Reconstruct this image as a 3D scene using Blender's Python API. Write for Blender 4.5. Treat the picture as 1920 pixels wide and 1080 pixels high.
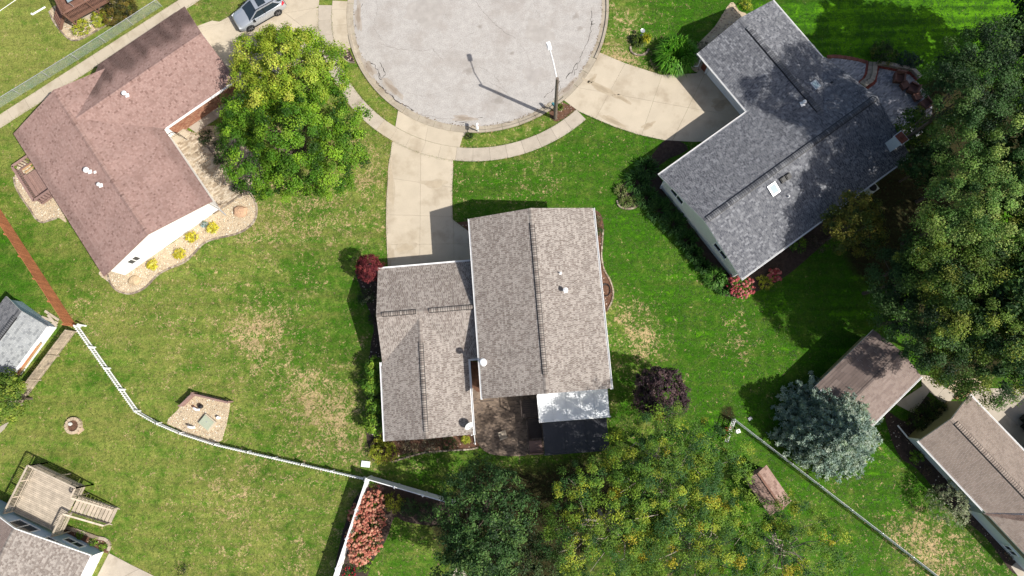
import bpy, math, random
import numpy as np
from mathutils import Vector, Matrix

# ------------------------------------------------------------------ camera
scene = bpy.context.scene
for o in list(bpy.data.objects):
    bpy.data.objects.remove(o)
FOC, CAM_H = 1280.0, 55.0
d = np.array([53.0, -200.0, -FOC]); d /= np.linalg.norm(d)
UPV = -d
YV = np.array([0, 1.0, 0]) - UPV * UPV[1]; YV /= np.linalg.norm(YV)
XV = np.cross(YV, UPV)
ROT = np.stack([XV, YV, UPV])
cam_d = bpy.data.cameras.new('camera'); cam = bpy.data.objects.new('camera', cam_d)
scene.collection.objects.link(cam)
cam_d.sensor_width = 36.0; cam_d.lens = 36.0 * FOC / 1920.0
cam_d.clip_start = 0.5; cam_d.clip_end = 6000
cam.matrix_world = Matrix(((*ROT[0], 0), (*ROT[1], 0), (*ROT[2], CAM_H), (0, 0, 0, 1)))
scene.camera = cam

# ------------------------------------------------------------------ light
SUN_EL, SHADOW_AZ = math.radians(46), math.radians(154.5)
SUN_STRENGTH, SKY_STRENGTH, EXPOSURE = 4.2, 0.085, 0.62
world = bpy.data.worlds.new('World'); scene.world = world; world.use_nodes = True
wn = world.node_tree; wn.nodes.clear()
sky = wn.nodes.new('ShaderNodeTexSky'); sky.sky_type = 'NISHITA'; sky.sun_disc = False
to_sun = np.array([-math.cos(SHADOW_AZ), -math.sin(SHADOW_AZ)])
sky.dust_density = 3.0; sky.ozone_density = .6; sky.sun_elevation = SUN_EL; sky.sun_rotation = math.atan2(to_sun[0], to_sun[1])
bg = wn.nodes.new('ShaderNodeBackground'); bg.inputs[1].default_value = SKY_STRENGTH
wo = wn.nodes.new('ShaderNodeOutputWorld')
wn.links.new(sky.outputs[0], bg.inputs[0]); wn.links.new(bg.outputs[0], wo.inputs[0])
sun_d = bpy.data.lights.new('sun', 'SUN'); sun_d.energy = SUN_STRENGTH; sun_d.angle = math.radians(0.53)
sun_d.color = (1.0, 0.955, 0.89)
sun = bpy.data.objects.new('sun', sun_d); scene.collection.objects.link(sun)
sdir = Vector((to_sun[0] * math.cos(SUN_EL), to_sun[1] * math.cos(SUN_EL), math.sin(SUN_EL)))
sun.rotation_euler = sdir.to_track_quat('Z', 'Y').to_euler(); sun.location = sdir * 120
vs = scene.view_settings
vs.view_transform = 'Standard'; vs.look = 'None'; vs.exposure = EXPOSURE; vs.gamma = 1.0
vs.use_curve_mapping = False

# ------------------------------------------------------------------ helpers
rng = np.random.default_rng(11)
random.seed(5)
COL = scene.collection

def at(px, py, z=0.0):
    """surveyed place: picture point (1920 wide) -> world x, y at height z"""
    w = ROT @ np.array([px - 960.0, 540.0 - py, -FOC])
    t = (CAM_H - z) / -w[2]
    return np.array([w[0] * t, w[1] * t])

def at3(px, py, z=0.0):
    p = at(px, py, z); return np.array([p[0], p[1], z])

def lin(r, g, b):
    out = []
    for c in (r, g, b):
        c /= 255.0
        out.append(c / 12.92 if c <= 0.04045 else ((c + 0.055) / 1.055) ** 2.4)
    return np.array(out)

def S(r, g, b, k=1.75):
    """base colour of a surface from its sunlit display colour"""
    return np.clip(lin(r, g, b) / k, 0.004, 0.82)

def tag(o, label=None, cat=None, group=None, kind=None):
    if label: o['label'] = label
    if cat: o['category'] = cat
    if group: o['group'] = group
    if kind: o['kind'] = kind
    return o

def thing(name, label, cat, loc=(0, 0, 0), rz=0.0, group=None):
    o = bpy.data.objects.new(name, None); COL.objects.link(o)
    o.location = (float(loc[0]), float(loc[1]), float(loc[2]) if len(loc) > 2 else 0.0)
    o.rotation_euler = (0, 0, rz); o.empty_display_size = 0.3
    return tag(o, label, cat, group)

def base_loc(o):
    v = np.zeros(3)
    while o is not None:
        v += np.array(o.location); o = o.parent
    return v

def copy_tree(root, loc, rz=0.0, label=None):
    r = root.copy(); COL.objects.link(r); r.location = loc; r.rotation_euler = (0, 0, rz)
    if label: r['label'] = label
    for ch in list(root.children):
        c = ch.copy(); COL.objects.link(c); c.parent = r
        for g in list(ch.children):
            e = g.copy(); COL.objects.link(e); e.parent = c
    return r

class MB:
    """collects geometry for one mesh"""
    def __init__(s): s.v = []; s.f = []; s.c = []; s.n = 0
    def add(s, verts, faces, col=(1, 1, 1)):
        verts = np.asarray(verts, float)
        col = np.asarray(col, float)
        if col.ndim == 1: col = np.tile(col, (len(verts), 1))
        s.v.append(verts); s.c.append(col)
        if isinstance(faces, np.ndarray): s.f.extend((faces + s.n).tolist())
        else: s.f.extend([[i + s.n for i in f] for f in faces])
        s.n += len(verts); return s
    def box(s, c, size, rz=0.0, col=(1, 1, 1), tilt=None):
        x, y, z = np.array(size) / 2.0
        p = np.array([[-x,-y,-z],[x,-y,-z],[x,y,-z],[-x,y,-z],[-x,-y,z],[x,-y,z],[x,y,z],[-x,y,z]])
        if tilt is not None: p = p @ np.array(tilt.to_3x3()).T
        cs, sn = math.cos(rz), math.sin(rz)
        p = p @ np.array([[cs, sn, 0], [-sn, cs, 0], [0, 0, 1]]) + np.array(c, float)
        return s.add(p, [[3,2,1,0],[4,5,6,7],[0,1,5,4],[1,2,6,5],[2,3,7,6],[3,0,4,7]], col)
    def beam(s, a, b, w, h, col=(1, 1, 1), up=(0, 0, 1)):
        a = np.array(a, float); b = np.array(b, float); t = b - a; t /= np.linalg.norm(t)
        sd = np.cross(t, np.array(up, float))
        if np.linalg.norm(sd) < 1e-6: sd = np.array([1.0, 0, 0])
        sd /= np.linalg.norm(sd); u = np.cross(sd, t)
        sd = sd * w / 2; u = u * h / 2
        p = [a-sd-u, a+sd-u, a+sd+u, a-sd+u, b-sd-u, b+sd-u, b+sd+u, b-sd+u]
        return s.add(p, [[0,1,2,3],[7,6,5,4],[4,5,1,0],[5,6,2,1],[6,7,3,2],[7,4,0,3]], col)
    def prism(s, poly, z0, z1, col=(1, 1, 1)):
        p = [np.array(q[:2], float) for q in poly]
        area = sum(p[i-1][0]*p[i][1]-p[i][0]*p[i-1][1] for i in range(len(p)))
        if area < 0: p = p[::-1]
        n = len(p)
        v = [(q[0], q[1], z0) for q in p] + [(q[0], q[1], z1) for q in p]
        f = [list(range(n, 2*n)), list(range(n-1, -1, -1))]
        f += [[i, (i+1) % n, n + (i+1) % n, n + i] for i in range(n)]
        return s.add(v, f, col)
    def tube(s, pts, r, n=6, col=(1, 1, 1), cap=True):
        pts = [np.array(p, float) for p in pts]
        rs = list(r) if hasattr(r, '__len__') else [r] * len(pts)
        v = []; f = []; ref = None
        for i, p in enumerate(pts):
            t = pts[min(i+1, len(pts)-1)] - pts[max(i-1, 0)]
            t = t / (np.linalg.norm(t) + 1e-9)
            if ref is None: ref = np.array([0, 0, 1.0]) if abs(t[2]) < .9 else np.array([1.0, 0, 0])
            a = np.cross(t, ref); a /= (np.linalg.norm(a) + 1e-9); b = np.cross(a, t); ref = b
            for k in range(n):
                w = 2*math.pi*k/n
                v.append(p + rs[i]*(math.cos(w)*a + math.sin(w)*b))
        for i in range(len(pts)-1):
            for k in range(n):
                k2 = (k+1) % n
                f.append([i*n+k, i*n+k2, (i+1)*n+k2, (i+1)*n+k])
        if cap:
            f.append(list(range(n-1, -1, -1))); f.append([(len(pts)-1)*n+k for k in range(n)])
        return s.add(v, f, col)
    def lathe(s, prof, c, n=12, col=(1, 1, 1)):
        v = []; f = []
        for (r, z) in prof:
            for k in range(n):
                w = 2*math.pi*k/n
                v.append((c[0]+r*math.cos(w), c[1]+r*math.sin(w), c[2]+z))
        for i in range(len(prof)-1):
            for k in range(n):
                k2 = (k+1) % n
                f.append([i*n+k, i*n+k2, (i+1)*n+k2, (i+1)*n+k])
        f.append([(len(prof)-1)*n+k for k in range(n)]); f.append(list(range(n-1, -1, -1)))
        return s.add(v, f, col)
    def build(s, name, m, parent=None, smooth=False, label=None, kind=None, local=False):
        me = bpy.data.meshes.new(name)
        v = np.concatenate(s.v) if s.v else np.zeros((0, 3))
        if parent is not None and not local: v = v - base_loc(parent)
        nv = len(v)
        me.vertices.add(nv); me.vertices.foreach_set('co', v.astype(np.float32).ravel())
        sizes = np.array([len(f) for f in s.f], np.int32)
        loops = np.fromiter((i for f in s.f for i in f), np.int32, int(sizes.sum()))
        me.loops.add(len(loops)); me.loops.foreach_set('vertex_index', loops)
        me.polygons.add(len(sizes))
        me.polygons.foreach_set('loop_start', np.concatenate([[0], np.cumsum(sizes)[:-1]]).astype(np.int32))
        ca = me.color_attributes.new('Col', 'FLOAT_COLOR', 'POINT')
        c4 = np.ones((nv, 4), np.float32); c4[:, :3] = np.concatenate(s.c)
        ca.data.foreach_set('color', c4.ravel())
        me.update(calc_edges=True); me.validate()
        me.polygons.foreach_set('use_smooth', np.full(len(me.polygons), bool(smooth)))
        me.materials.append(m)
        o = bpy.data.objects.new(name, me); COL.objects.link(o)
        if parent is not None: o.parent = parent
        if label: o['label'] = label
        if kind: o['kind'] = kind
        return o

def share(name, src, parent, loc, rz=0.0, rot=None):
    """a further piece that shares the mesh of src"""
    o = bpy.data.objects.new(name, src.data); COL.objects.link(o)
    o.parent = parent
    o.location = np.array(loc, float) - base_loc(parent)
    o.rotation_euler = rot if rot is not None else (0, 0, rz)
    return o

# ------------------------------------------------------------------ materials
def mat(name, color=(.5, .5, .5), rough=0.85, var=0.15, scale=3.0, var2=0.1, scale2=40.0,
        bump=0.0, bscale=60.0, vcol=False, metal=0.0, objrand=0.0, stain=None, stain_scale=0.6,
        stain_lo=.5, stain_hi=.7, spec=0.3, stretch=None):
    m = bpy.data.materials.new(name); m.use_nodes = True
    nt = m.node_tree; N = nt.nodes; L = nt.links; N.clear()
    out = N.new('ShaderNodeOutputMaterial'); p = N.new('ShaderNodeBsdfPrincipled')
    L.new(p.outputs[0], out.inputs[0])
    p.inputs['Roughness'].default_value = rough; p.inputs['Metallic'].default_value = metal
    p.inputs['Specular IOR Level'].default_value = spec
    geo = N.new('ShaderNodeNewGeometry'); pos = geo.outputs['Position']
    if stretch is not None:
        mp = N.new('ShaderNodeMapping'); mp.inputs['Scale'].default_value = stretch[:3]
        mp.inputs['Rotation'].default_value = (0, 0, stretch[3] if len(stretch) > 3 else 0)
        L.new(pos, mp.inputs[0]); pos = mp.outputs[0]
    if vcol:
        a = N.new('ShaderNodeAttribute'); a.attribute_name = 'Col'; cur = a.outputs['Color']
    else:
        rgb = N.new('ShaderNodeRGB'); rgb.outputs[0].default_value = (*[float(c) for c in color], 1); cur = rgb.outputs[0]
    def mul(cur, fac_socket):
        mx = N.new('ShaderNodeMix'); mx.data_type = 'RGBA'; mx.blend_type = 'MULTIPLY'
        mx.inputs[0].default_value = 1.0
        L.new(cur, mx.inputs[6]); L.new(fac_socket, mx.inputs[7]); return mx.outputs[2]
    for (v, sc, det) in ((var, scale, 4), (var2, scale2, 2)):
        if v <= 0: continue
        n = N.new('ShaderNodeTexNoise'); n.inputs['Scale'].default_value = sc; n.inputs['Detail'].default_value = det
        L.new(pos, n.inputs['Vector'])
        mr = N.new('ShaderNodeMapRange'); mr.inputs[1].default_value = .25; mr.inputs[2].default_value = .75
        mr.inputs[3].default_value = 1 - v; mr.inputs[4].default_value = 1 + v
        L.new(n.outputs[0], mr.inputs[0]); cur = mul(cur, mr.outputs[0])
    if objrand > 0:
        oi = N.new('ShaderNodeObjectInfo')
        mr = N.new('ShaderNodeMapRange'); mr.inputs[3].default_value = 1 - objrand; mr.inputs[4].default_value = 1 + objrand
        L.new(oi.outputs['Random'], mr.inputs[0]); cur = mul(cur, mr.outputs[0])
    if stain is not None:
        n = N.new('ShaderNodeTexNoise'); n.inputs['Scale'].default_value = stain_scale; n.inputs['Detail'].default_value = 6
        n.inputs['Roughness'].default_value = .62
        L.new(pos, n.inputs['Vector'])
        mr = N.new('ShaderNodeMapRange'); mr.inputs[1].default_value = stain_lo; mr.inputs[2].default_value = stain_hi
        L.new(n.outputs[0], mr.inputs[0])
        mx = N.new('ShaderNodeMix'); mx.data_type = 'RGBA'
        L.new(mr.outputs[0], mx.inputs[0]); L.new(cur, mx.inputs[6]); mx.inputs[7].default_value = (*[float(c) for c in stain], 1)
        cur = mx.outputs[2]
    L.new(cur, p.inputs['Base Color'])
    if bump > 0:
        n = N.new('ShaderNodeTexNoise'); n.inputs['Scale'].default_value = bscale; n.inputs['Detail'].default_value = 3
        L.new(pos, n.inputs['Vector'])
        b = N.new('ShaderNodeBump'); b.inputs['Strength'].default_value = bump; b.inputs['Distance'].default_value = .02
        L.new(n.outputs[0], b.inputs['Height']); L.new(b.outputs[0], p.inputs['Normal'])
    return m

def leaf_mat(name, trans=0.24, rough=.55):
    m = bpy.data.materials.new(name); m.use_nodes = True
    nt = m.node_tree; N = nt.nodes; L = nt.links; N.clear()
    out = N.new('ShaderNodeOutputMaterial')
    a = N.new('ShaderNodeAttribute'); a.attribute_name = 'Col'
    p = N.new('ShaderNodeBsdfPrincipled'); p.inputs['Roughness'].default_value = rough
    p.inputs['Specular IOR Level'].default_value = .25
    t = N.new('ShaderNodeBsdfTranslucent')
    g = N.new('ShaderNodeMix'); g.data_type = 'RGBA'; g.blend_type = 'MULTIPLY'; g.inputs[0].default_value = 1
    g.inputs[7].default_value = (1.25, 1.35, .6, 1)
    L.new(a.outputs['Color'], g.inputs[6]); L.new(g.outputs[2], t.inputs[0])
    L.new(a.outputs['Color'], p.inputs['Base Color'])
    mx = N.new('ShaderNodeMixShader'); mx.inputs[0].default_value = trans
    L.new(p.outputs[0], mx.inputs[1]); L.new(t.outputs[0], mx.inputs[2]); L.new(mx.outputs[0], out.inputs[0])
    return m

def glass_mat(name, col=(.02, .03, .04), rough=.06):
    return mat(name, col, rough=rough, var=0, var2=0, spec=.6)

M = {}
M['concrete'] = mat('concrete', S(226, 212, 188), var=.06, scale=.9, var2=.07, scale2=25, bump=.15, bscale=90, stain=S(178, 160, 134), stain_scale=.5, stain_lo=.5, stain_hi=.85, objrand=.03)
M['walk'] = mat('walk_concrete', S(212, 200, 182), var=.1, scale=1.3, var2=.08, scale2=25, bump=.2, bscale=90, stain=S(160, 145, 125), stain_scale=.8, stain_lo=.55, stain_hi=.9, objrand=.06)
M['kerb'] = mat('kerb_concrete', S(200, 188, 168), var=.14, scale=1.1, var2=.12, scale2=18, stain=S(150, 132, 108), stain_scale=.9, stain_lo=.5, stain_hi=.85, objrand=.04)
M['asphalt'] = mat('old_asphalt', S(208, 203, 197), var=.1, scale=2.0, var2=.22, scale2=13, bump=.3, bscale=45, stain=S(182, 173, 164), stain_scale=.4, stain_lo=.48, stain_hi=.8)
M['crack'] = mat('crack_filler', S(80, 74, 70), var=.3, scale=5, rough=.9)
M['crack_fine'] = mat('fine_crack', S(150, 143, 138), var=.2, scale=6, rough=.9)
M['white'] = mat('white_paint', (.78, .78, .77), rough=.5, var=.03, scale=2, var2=.02)
M['white_vinyl'] = mat('white_vinyl', (.8, .8, .79), rough=.4, var=.04, scale=3, var2=.02)
M['white_metal'] = mat('white_metal_roofing', (.72, .74, .75), rough=.4, var=.06, scale=1.5, var2=.03, stain=(.5, .5, .48), stain_scale=1.2, stain_lo=.6, stain_hi=.95)
M['dark_metal'] = mat('dark_metal_roofing', (.035, .036, .042), rough=.45, var=.12, scale=1.2, var2=.08)
M['steel'] = mat('galvanised_steel', (.55, .56, .57), rough=.4, metal=.6, var=.1, scale=4, var2=0)
M['wire'] = mat('fence_wire', (.36, .42, .4), rough=.5, metal=.2, var=.05, var2=0)
M['black'] = mat('black_plastic', (.012, .012, .013), rough=.5, var=.1, var2=0)
M['rubber'] = mat('rubber', (.02, .02, .021), rough=.75, var=.15, var2=0)
M['glass'] = glass_mat('window_glass')
M['roof_tile'] = mat('asphalt_shingle', vcol=True, rough=.95, var=.07, scale=.7, var2=.1, scale2=55, spec=.15)
M['brick'] = mat('brick_red', vcol=True, rough=.9, var=.12, scale=8, var2=.1)
M['mortar'] = mat('mortar', S(170, 150, 130), rough=.95)
M['siding_white'] = mat('white_siding', (.76, .76, .75), rough=.5, var=.03, var2=.02)
M['siding_grey'] = mat('grey_green_siding', (.56, .6, .55), rough=.6, var=.04, var2=.03)
M['siding_blue'] = mat('blue_siding', (.38, .5, .62), rough=.55, var=.05, var2=.03)
M['siding_tan'] = mat('olive_tan_siding', S(170, 165, 120), rough=.6, var=.05, var2=.03)
M['siding_pale'] = mat('pale_grey_siding', (.62, .66, .66), rough=.6, var=.05, var2=.03)
M['wood_brown'] = mat('brown_deck_wood', S(150, 112, 95), rough=.75, var=.16, scale=2.5, var2=.12, objrand=.12)
M['wood_pink'] = mat('rose_brown_stain', S(178, 145, 135), rough=.75, var=.12, scale=2.5, var2=.1, objrand=.1)
M['wood_red'] = mat('red_cedar_fence', S(216, 138, 96), rough=.8, var=.2, scale=2.0, var2=.15, objrand=.14)
M['wood_grey'] = mat('weathered_fence', S(195, 178, 156), rough=.9, var=.3, scale=2.2, var2=.25, scale2=20, objrand=.22, stain=S(110, 100, 92), stain_scale=1.6, stain_lo=.54, stain_hi=.72)
M['wood_deck'] = mat('weathered_deck', S(218, 203, 182), rough=.85, var=.22, scale=2.4, var2=.15, scale2=22, objrand=.13)
M['wood_dark'] = mat('dark_stained_wood', (.05, .038, .033), rough=.7, var=.15, var2=.1, objrand=.12)
M['wood_pole'] = mat('utility_pole_wood', S(140, 128, 116), rough=.9, var=.3, scale=3, var2=.2)
M['lumber'] = mat('raw_lumber', S(220, 180, 130), rough=.8, var=.15, var2=.1, objrand=.15)
M['stone'] = mat('stone', vcol=True, rough=.9, var=.12, scale=5, var2=.12)
M['soil'] = mat('soil_mulch', S(120, 88, 70), rough=1, var=.35, scale=4, var2=.4, scale2=28, bump=.8, bscale=30)
M['mulch_dark'] = mat('dark_mulch', (.045, .031, .025), rough=1, var=.35, scale=4, var2=.45, scale2=26, bump=.8, bscale=30)
M['gravel_bed'] = mat('gravel_bed', S(222, 202, 170), rough=1, var=.15, scale=3, var2=.35, scale2=22, bump=.7, bscale=26)
M['paver'] = mat('paver', vcol=True, rough=.9, var=.1, scale=2, var2=.1)
M['leaf'] = leaf_mat('leaves')
M['needle'] = leaf_mat('needles', trans=.3, rough=.6)
M['petal'] = leaf_mat('petals', trans=.25, rough=.7)
M['bark'] = mat('bark', (.10, .078, .06), rough=.95, var=.3, scale=6, var2=.2)
M['bark_pale'] = mat('pale_bark', (.30, .26, .21), rough=.95, var=.3, scale=6, var2=.2)
M['red'] = mat('red_plastic', (.45, .02, .02), rough=.4, var=.05, var2=0)
M['teal'] = mat('teal_paint', (.06, .2, .23), rough=.5, var=.1, var2=0)
M['pale_green'] = mat('pale_green_lid', S(200, 208, 182), rough=.7, var=.06, var2=.05)
M['paint_silver'] = mat('silver_car_paint', (.5, .53, .57), rough=.3, metal=.55, var=0, var2=0, spec=.6)
M['wicker'] = mat('brown_wicker', (.13, .065, .052), rough=.8, var=.2, scale=8, var2=.2)
M['wheel'] = mat('alloy_wheel', (.2, .2, .21), rough=.4, metal=.6, var=0, var2=0)
M['lens_red'] = mat('tail_lens', (.5, .015, .03), rough=.2, var=0, var2=0)
M['lens_clear'] = mat('lamp_lens', (.6, .63, .66), rough=.12, var=0, var2=0, spec=.8)
M['skyglass'] = glass_mat('skylight_glass', (.25, .33, .36), .12)
# ------------------------------------------------------------------ lawn
def axis(lo, hi, step, far):
    a = list(np.arange(lo, hi + step/2, step))
    return np.array([-f for f in far[::-1]] + a + list(far))
gx = axis(-58, 50, .3, [90, 180, 420, 1100, 2600]); gy = axis(-24, 46, .3, [90, 180, 420, 1100, 2600])
XX, YY = np.meshgrid(gx, gy)
nx, ny = len(gx), len(gy)
tone_pts = [(60,110,.08,.3),(20,60,.1,.2),(250,60,.1,.3),(100,450,.3,.25),(30,380,.25,.35),(20,480,.85,.05),(40,530,.7,.1),(200,600,.2,.45),(330,600,.25,.45),
 (420,500,.3,.4),(520,420,.3,.62),(600,400,.38,.55),(690,330,.35,.62),(480,640,.4,.6),(560,520,.6,.3),(640,560,.65,.22),(600,640,.6,.35),(350,700,.22,.4),(250,740,.2,.35),
 (560,740,.45,.55),(620,800,.45,.6),(500,800,.45,.4),(200,720,.45,.15),(100,830,.2,.3),(300,900,.25,.35),(260,1000,.3,.3),(420,980,.25,.5),(560,960,.3,.45),(600,1040,.35,.4),(100,700,.3,.25),
 (720,170,.25,.35),(690,120,.25,.3),(705,150,.25,.35),(735,200,.25,.35),(950,245,.4,.45),(1000,235,.45,.4),(1000,330,.72,.42),(920,330,.75,.3),(1080,300,.8,.22),(1100,350,.8,.2),(1200,330,.75,.2),
 (1160,60,.6,.55),(1190,120,.55,.62),(1260,40,.82,.22),(1330,40,.85,.15),(1230,95,.7,.3),(1700,40,1.25,.02),(1880,40,1.35,.02),(1600,60,1.15,.02),(1800,100,1.2,.05),(1530,20,1.1,.05),
 (1180,430,.85,.1),(1200,520,.85,.18),(1200,620,.7,.55),(1160,600,.6,.5),(1290,600,.88,.15),(1390,620,.8,.4),(1450,590,.92,.15),(1550,600,.95,.08),(1560,520,.9,.05),(1300,700,.85,.2),(1450,700,.8,.2),
 (1430,850,.85,.15),(1560,950,.7,.3),(1650,920,.85,.3),(1720,1020,.7,.6),(1600,1030,.75,.2),(1800,1050,.7,.5),(1690,880,.85,.25),(800,900,.6,.3),(760,1010,.55,.35),(900,880,.5,.3),(1170,800,.5,.35),(1640,440,.6,.1)]
tp = np.array([[*at(a, b), t, dr] for a, b, t, dr in tone_pts])
D = (XX[..., None]-tp[:, 0])**2 + (YY[..., None]-tp[:, 1])**2
W = 1.0/(D + 1.5)**1.5; W /= W.sum(-1, keepdims=True)
tone = (W*tp[:, 2]).sum(-1); dry = (W*tp[:, 3]).sum(-1)
dry_spots = [(490,630,46,.5),(530,585,30,.3),(575,545,26,.25),(600,745,50,.35),(560,720,40,.3),(620,800,45,.35),(560,335,40,.2),(690,290,34,.25),(520,415,70,.15),(640,420,40,.15),(730,420,18,.3),
 (450,610,30,.3),(1205,620,32,.5),(1180,590,30,.3),(1215,655,26,.4),(1390,655,30,.3),(1375,625,26,.2),(1035,345,26,.4),(975,350,14,.3),(1180,45,30,.35),(1150,95,26,.35),(1185,125,40,.35),(1240,140,22,.4),
 (1740,1010,40,.35),(1770,1050,40,.35),(1700,985,22,.35),(1660,990,24,.3),(440,935,44,.3),(390,900,26,.3),(560,1045,44,.25),(470,870,18,.25),(60,395,14,.4),(150,590,40,.3),(880,262,18,.3),
 (860,338,10,.5),(1020,450,10,.2),(855,285,10,.4),(700,810,14,.4),(680,845,24,.3),(1135,570,20,.3)]
for a, b, r, s in dry_spots:
    p = at(a, b); rr = r*.045
    dry += .62*s*np.exp(-(((XX-p[0])**2 + (YY-p[1])**2)/(rr*rr)))
bare_shade = np.zeros_like(dry)  # bare littered ground under trees, with the tree shade put into its colour
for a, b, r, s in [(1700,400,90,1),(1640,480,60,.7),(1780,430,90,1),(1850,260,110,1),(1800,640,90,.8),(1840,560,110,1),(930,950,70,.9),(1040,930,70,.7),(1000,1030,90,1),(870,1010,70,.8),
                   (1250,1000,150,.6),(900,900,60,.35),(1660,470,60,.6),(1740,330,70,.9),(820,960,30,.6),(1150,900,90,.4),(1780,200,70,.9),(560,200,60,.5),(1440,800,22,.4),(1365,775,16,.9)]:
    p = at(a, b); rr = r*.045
    bare_shade += s*np.exp(-(((XX-p[0])**2 + (YY-p[1])**2)/(rr*rr))**1.5)
gm = bpy.data.meshes.new('lawn')
vv = np.stack([XX, YY, np.zeros_like(XX)], -1).reshape(-1, 3)
ii = np.arange(nx*ny).reshape(ny, nx)
ff = np.stack([ii[:-1, :-1], ii[:-1, 1:], ii[1:, 1:], ii[1:, :-1]], -1).reshape(-1, 4)
gm.vertices.add(len(vv)); gm.vertices.foreach_set('co', vv.ravel())
gm.loops.add(ff.size); gm.loops.foreach_set('vertex_index', ff.ravel().astype(np.int32))
gm.polygons.add(len(ff)); gm.polygons.foreach_set('loop_start', np.arange(0, ff.size, 4, dtype=np.int32))
za = gm.color_attributes.new('Zone', 'FLOAT_COLOR', 'POINT')
z4 = np.ones((len(vv), 4), np.float32)
z4[:, 0] = np.clip(dry, 0, 1.2).ravel(); z4[:, 1] = np.clip(tone, 0, 1.6).ravel(); z4[:, 2] = np.clip(bare_shade, 0, 1).ravel()
za.data.foreach_set('color', z4.ravel()); gm.update(calc_edges=True)
lawn = bpy.data.objects.new('lawn', gm); COL.objects.link(lawn); tag(lawn, kind='structure')

def lawn_material():
    m = bpy.data.materials.new('lawn'); m.use_nodes = True
    nt = m.node_tree; N = nt.nodes; L = nt.links; N.clear()
    out = N.new('ShaderNodeOutputMaterial'); p = N.new('ShaderNodeBsdfPrincipled'); L.new(p.outputs[0], out.inputs[0])
    p.inputs['Roughness'].default_value = .9; p.inputs['Specular IOR Level'].default_value = .1
    geo = N.new('ShaderNodeNewGeometry'); P0 = geo.outputs['Position']
    at_ = N.new('ShaderNodeAttribute'); at_.attribute_name = 'Zone'
    sep = N.new('ShaderNodeSeparateColor'); L.new(at_.outputs['Color'], sep.inputs[0])
    def noise(scale, det=4, rough=.55, src=P0, dist=0):
        n = N.new('ShaderNodeTexNoise'); n.inputs['Scale'].default_value = scale; n.inputs['Detail'].default_value = det
        n.inputs['Roughness'].default_value = rough; n.inputs['Distortion'].default_value = dist
        L.new(src, n.inputs['Vector']); return n.outputs[0]
    def mr(x, a, b, c, d):
        n = N.new('ShaderNodeMapRange'); L.new(x, n.inputs[0])
        for i, v in enumerate((a, b, c, d)): n.inputs[i+1].default_value = v
        return n.outputs[0]
    def ma(op, a, b):
        n = N.new('ShaderNodeMath'); n.operation = op
        for i, v in enumerate((a, b)):
            if isinstance(v, (int, float)): n.inputs[i].default_value = v
            else: L.new(v, n.inputs[i])
        return n.outputs[0]
    def mix(f, a, b, mode='MIX'):
        n = N.new('ShaderNodeMix'); n.data_type = 'RGBA'; n.blend_type = mode
        if isinstance(f, (int, float)): n.inputs[0].default_value = f
        else: L.new(f, n.inputs[0])
        for i, v in ((6, a), (7, b)):
            if isinstance(v, np.ndarray): n.inputs[i].default_value = (*[float(c) for c in v], 1)
            else: L.new(v, n.inputs[i])
        return n.outputs[2]
    mp = N.new('ShaderNodeMapping'); mp.inputs['Rotation'].default_value = (0, 0, math.radians(48)); mp.inputs['Scale'].default_value = (.1, 2.0, 1)
    L.new(P0, mp.inputs[0])
    streak = noise(1.0, 3, .5, mp.outputs[0])
    big = noise(.22, 4, .6); mid = noise(1.3, 5, .65, dist=.4); fine = noise(6.5, 4, .7); hair = noise(20, 2, .6)
    t = ma('ADD', sep.outputs[1], ma('MULTIPLY', ma('SUBTRACT', mid, .5), 1.7))
    t = ma('ADD', t, ma('MULTIPLY', ma('SUBTRACT', big, .5), 1.3))
    t = ma('ADD', t, ma('MULTIPLY', ma('SUBTRACT', streak, .5), .9))
    c1 = mix(mr(t, .0, .6, 0, 1), S(158, 165, 82), S(96, 132, 42))
    c2 = mix(mr(t, .5, .95, 0, 1), c1, S(65, 116, 18)); c2 = mix(mr(t, 1.0, 1.4, 0, 1), c2, S(100, 160, 18))
    clover = noise(.55, 5, .6)
    c2 = mix(mr(clover, .6, .74, 0, .6), c2, S(112, 164, 40))
    # straw
    n2 = noise(1.1, 8, .74, dist=.8); n3 = noise(5.5, 3, .7, dist=1.2)
    dd = ma('ADD', sep.outputs[0], ma('MULTIPLY', ma('SUBTRACT', n2, .5), 3.0))
    dd = ma('ADD', dd, ma('MULTIPLY', ma('SUBTRACT', n3, .5), 3.0))
    c3 = mix(mr(dd, .7, 1.08, 0, .92), c2, S(222, 192, 146))
    n4 = noise(3, 5, .7)
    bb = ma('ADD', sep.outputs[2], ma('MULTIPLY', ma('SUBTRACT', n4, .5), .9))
    c4 = mix(mr(bb, .35, .75, 0, 1), c3, S(62, 60, 34))  # leaf litter, painted darker to carry the shade of the trees
    c5 = mix(1.0, c4, mix(1.0, mr(fine, .25, .75, .5, 1.45), mr(hair, .25, .75, .6, 1.35), 'MULTIPLY'), 'MULTIPLY')
    c5 = mix(1.0, c5, mr(streak, .3, .7, .76, 1.2), 'MULTIPLY')
    L.new(c5, p.inputs['Base Color'])
    hh = ma('ADD', ma('MULTIPLY', fine, 1.0), ma('MULTIPLY', hair, .6))
    b = N.new('ShaderNodeBump'); b.inputs['Strength'].default_value = .7; b.inputs['Distance'].default_value = .06
    L.new(hh, b.inputs['Height']); L.new(b.outputs[0], p.inputs['Normal'])
    return m
gm.materials.append(lawn_material())

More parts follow.
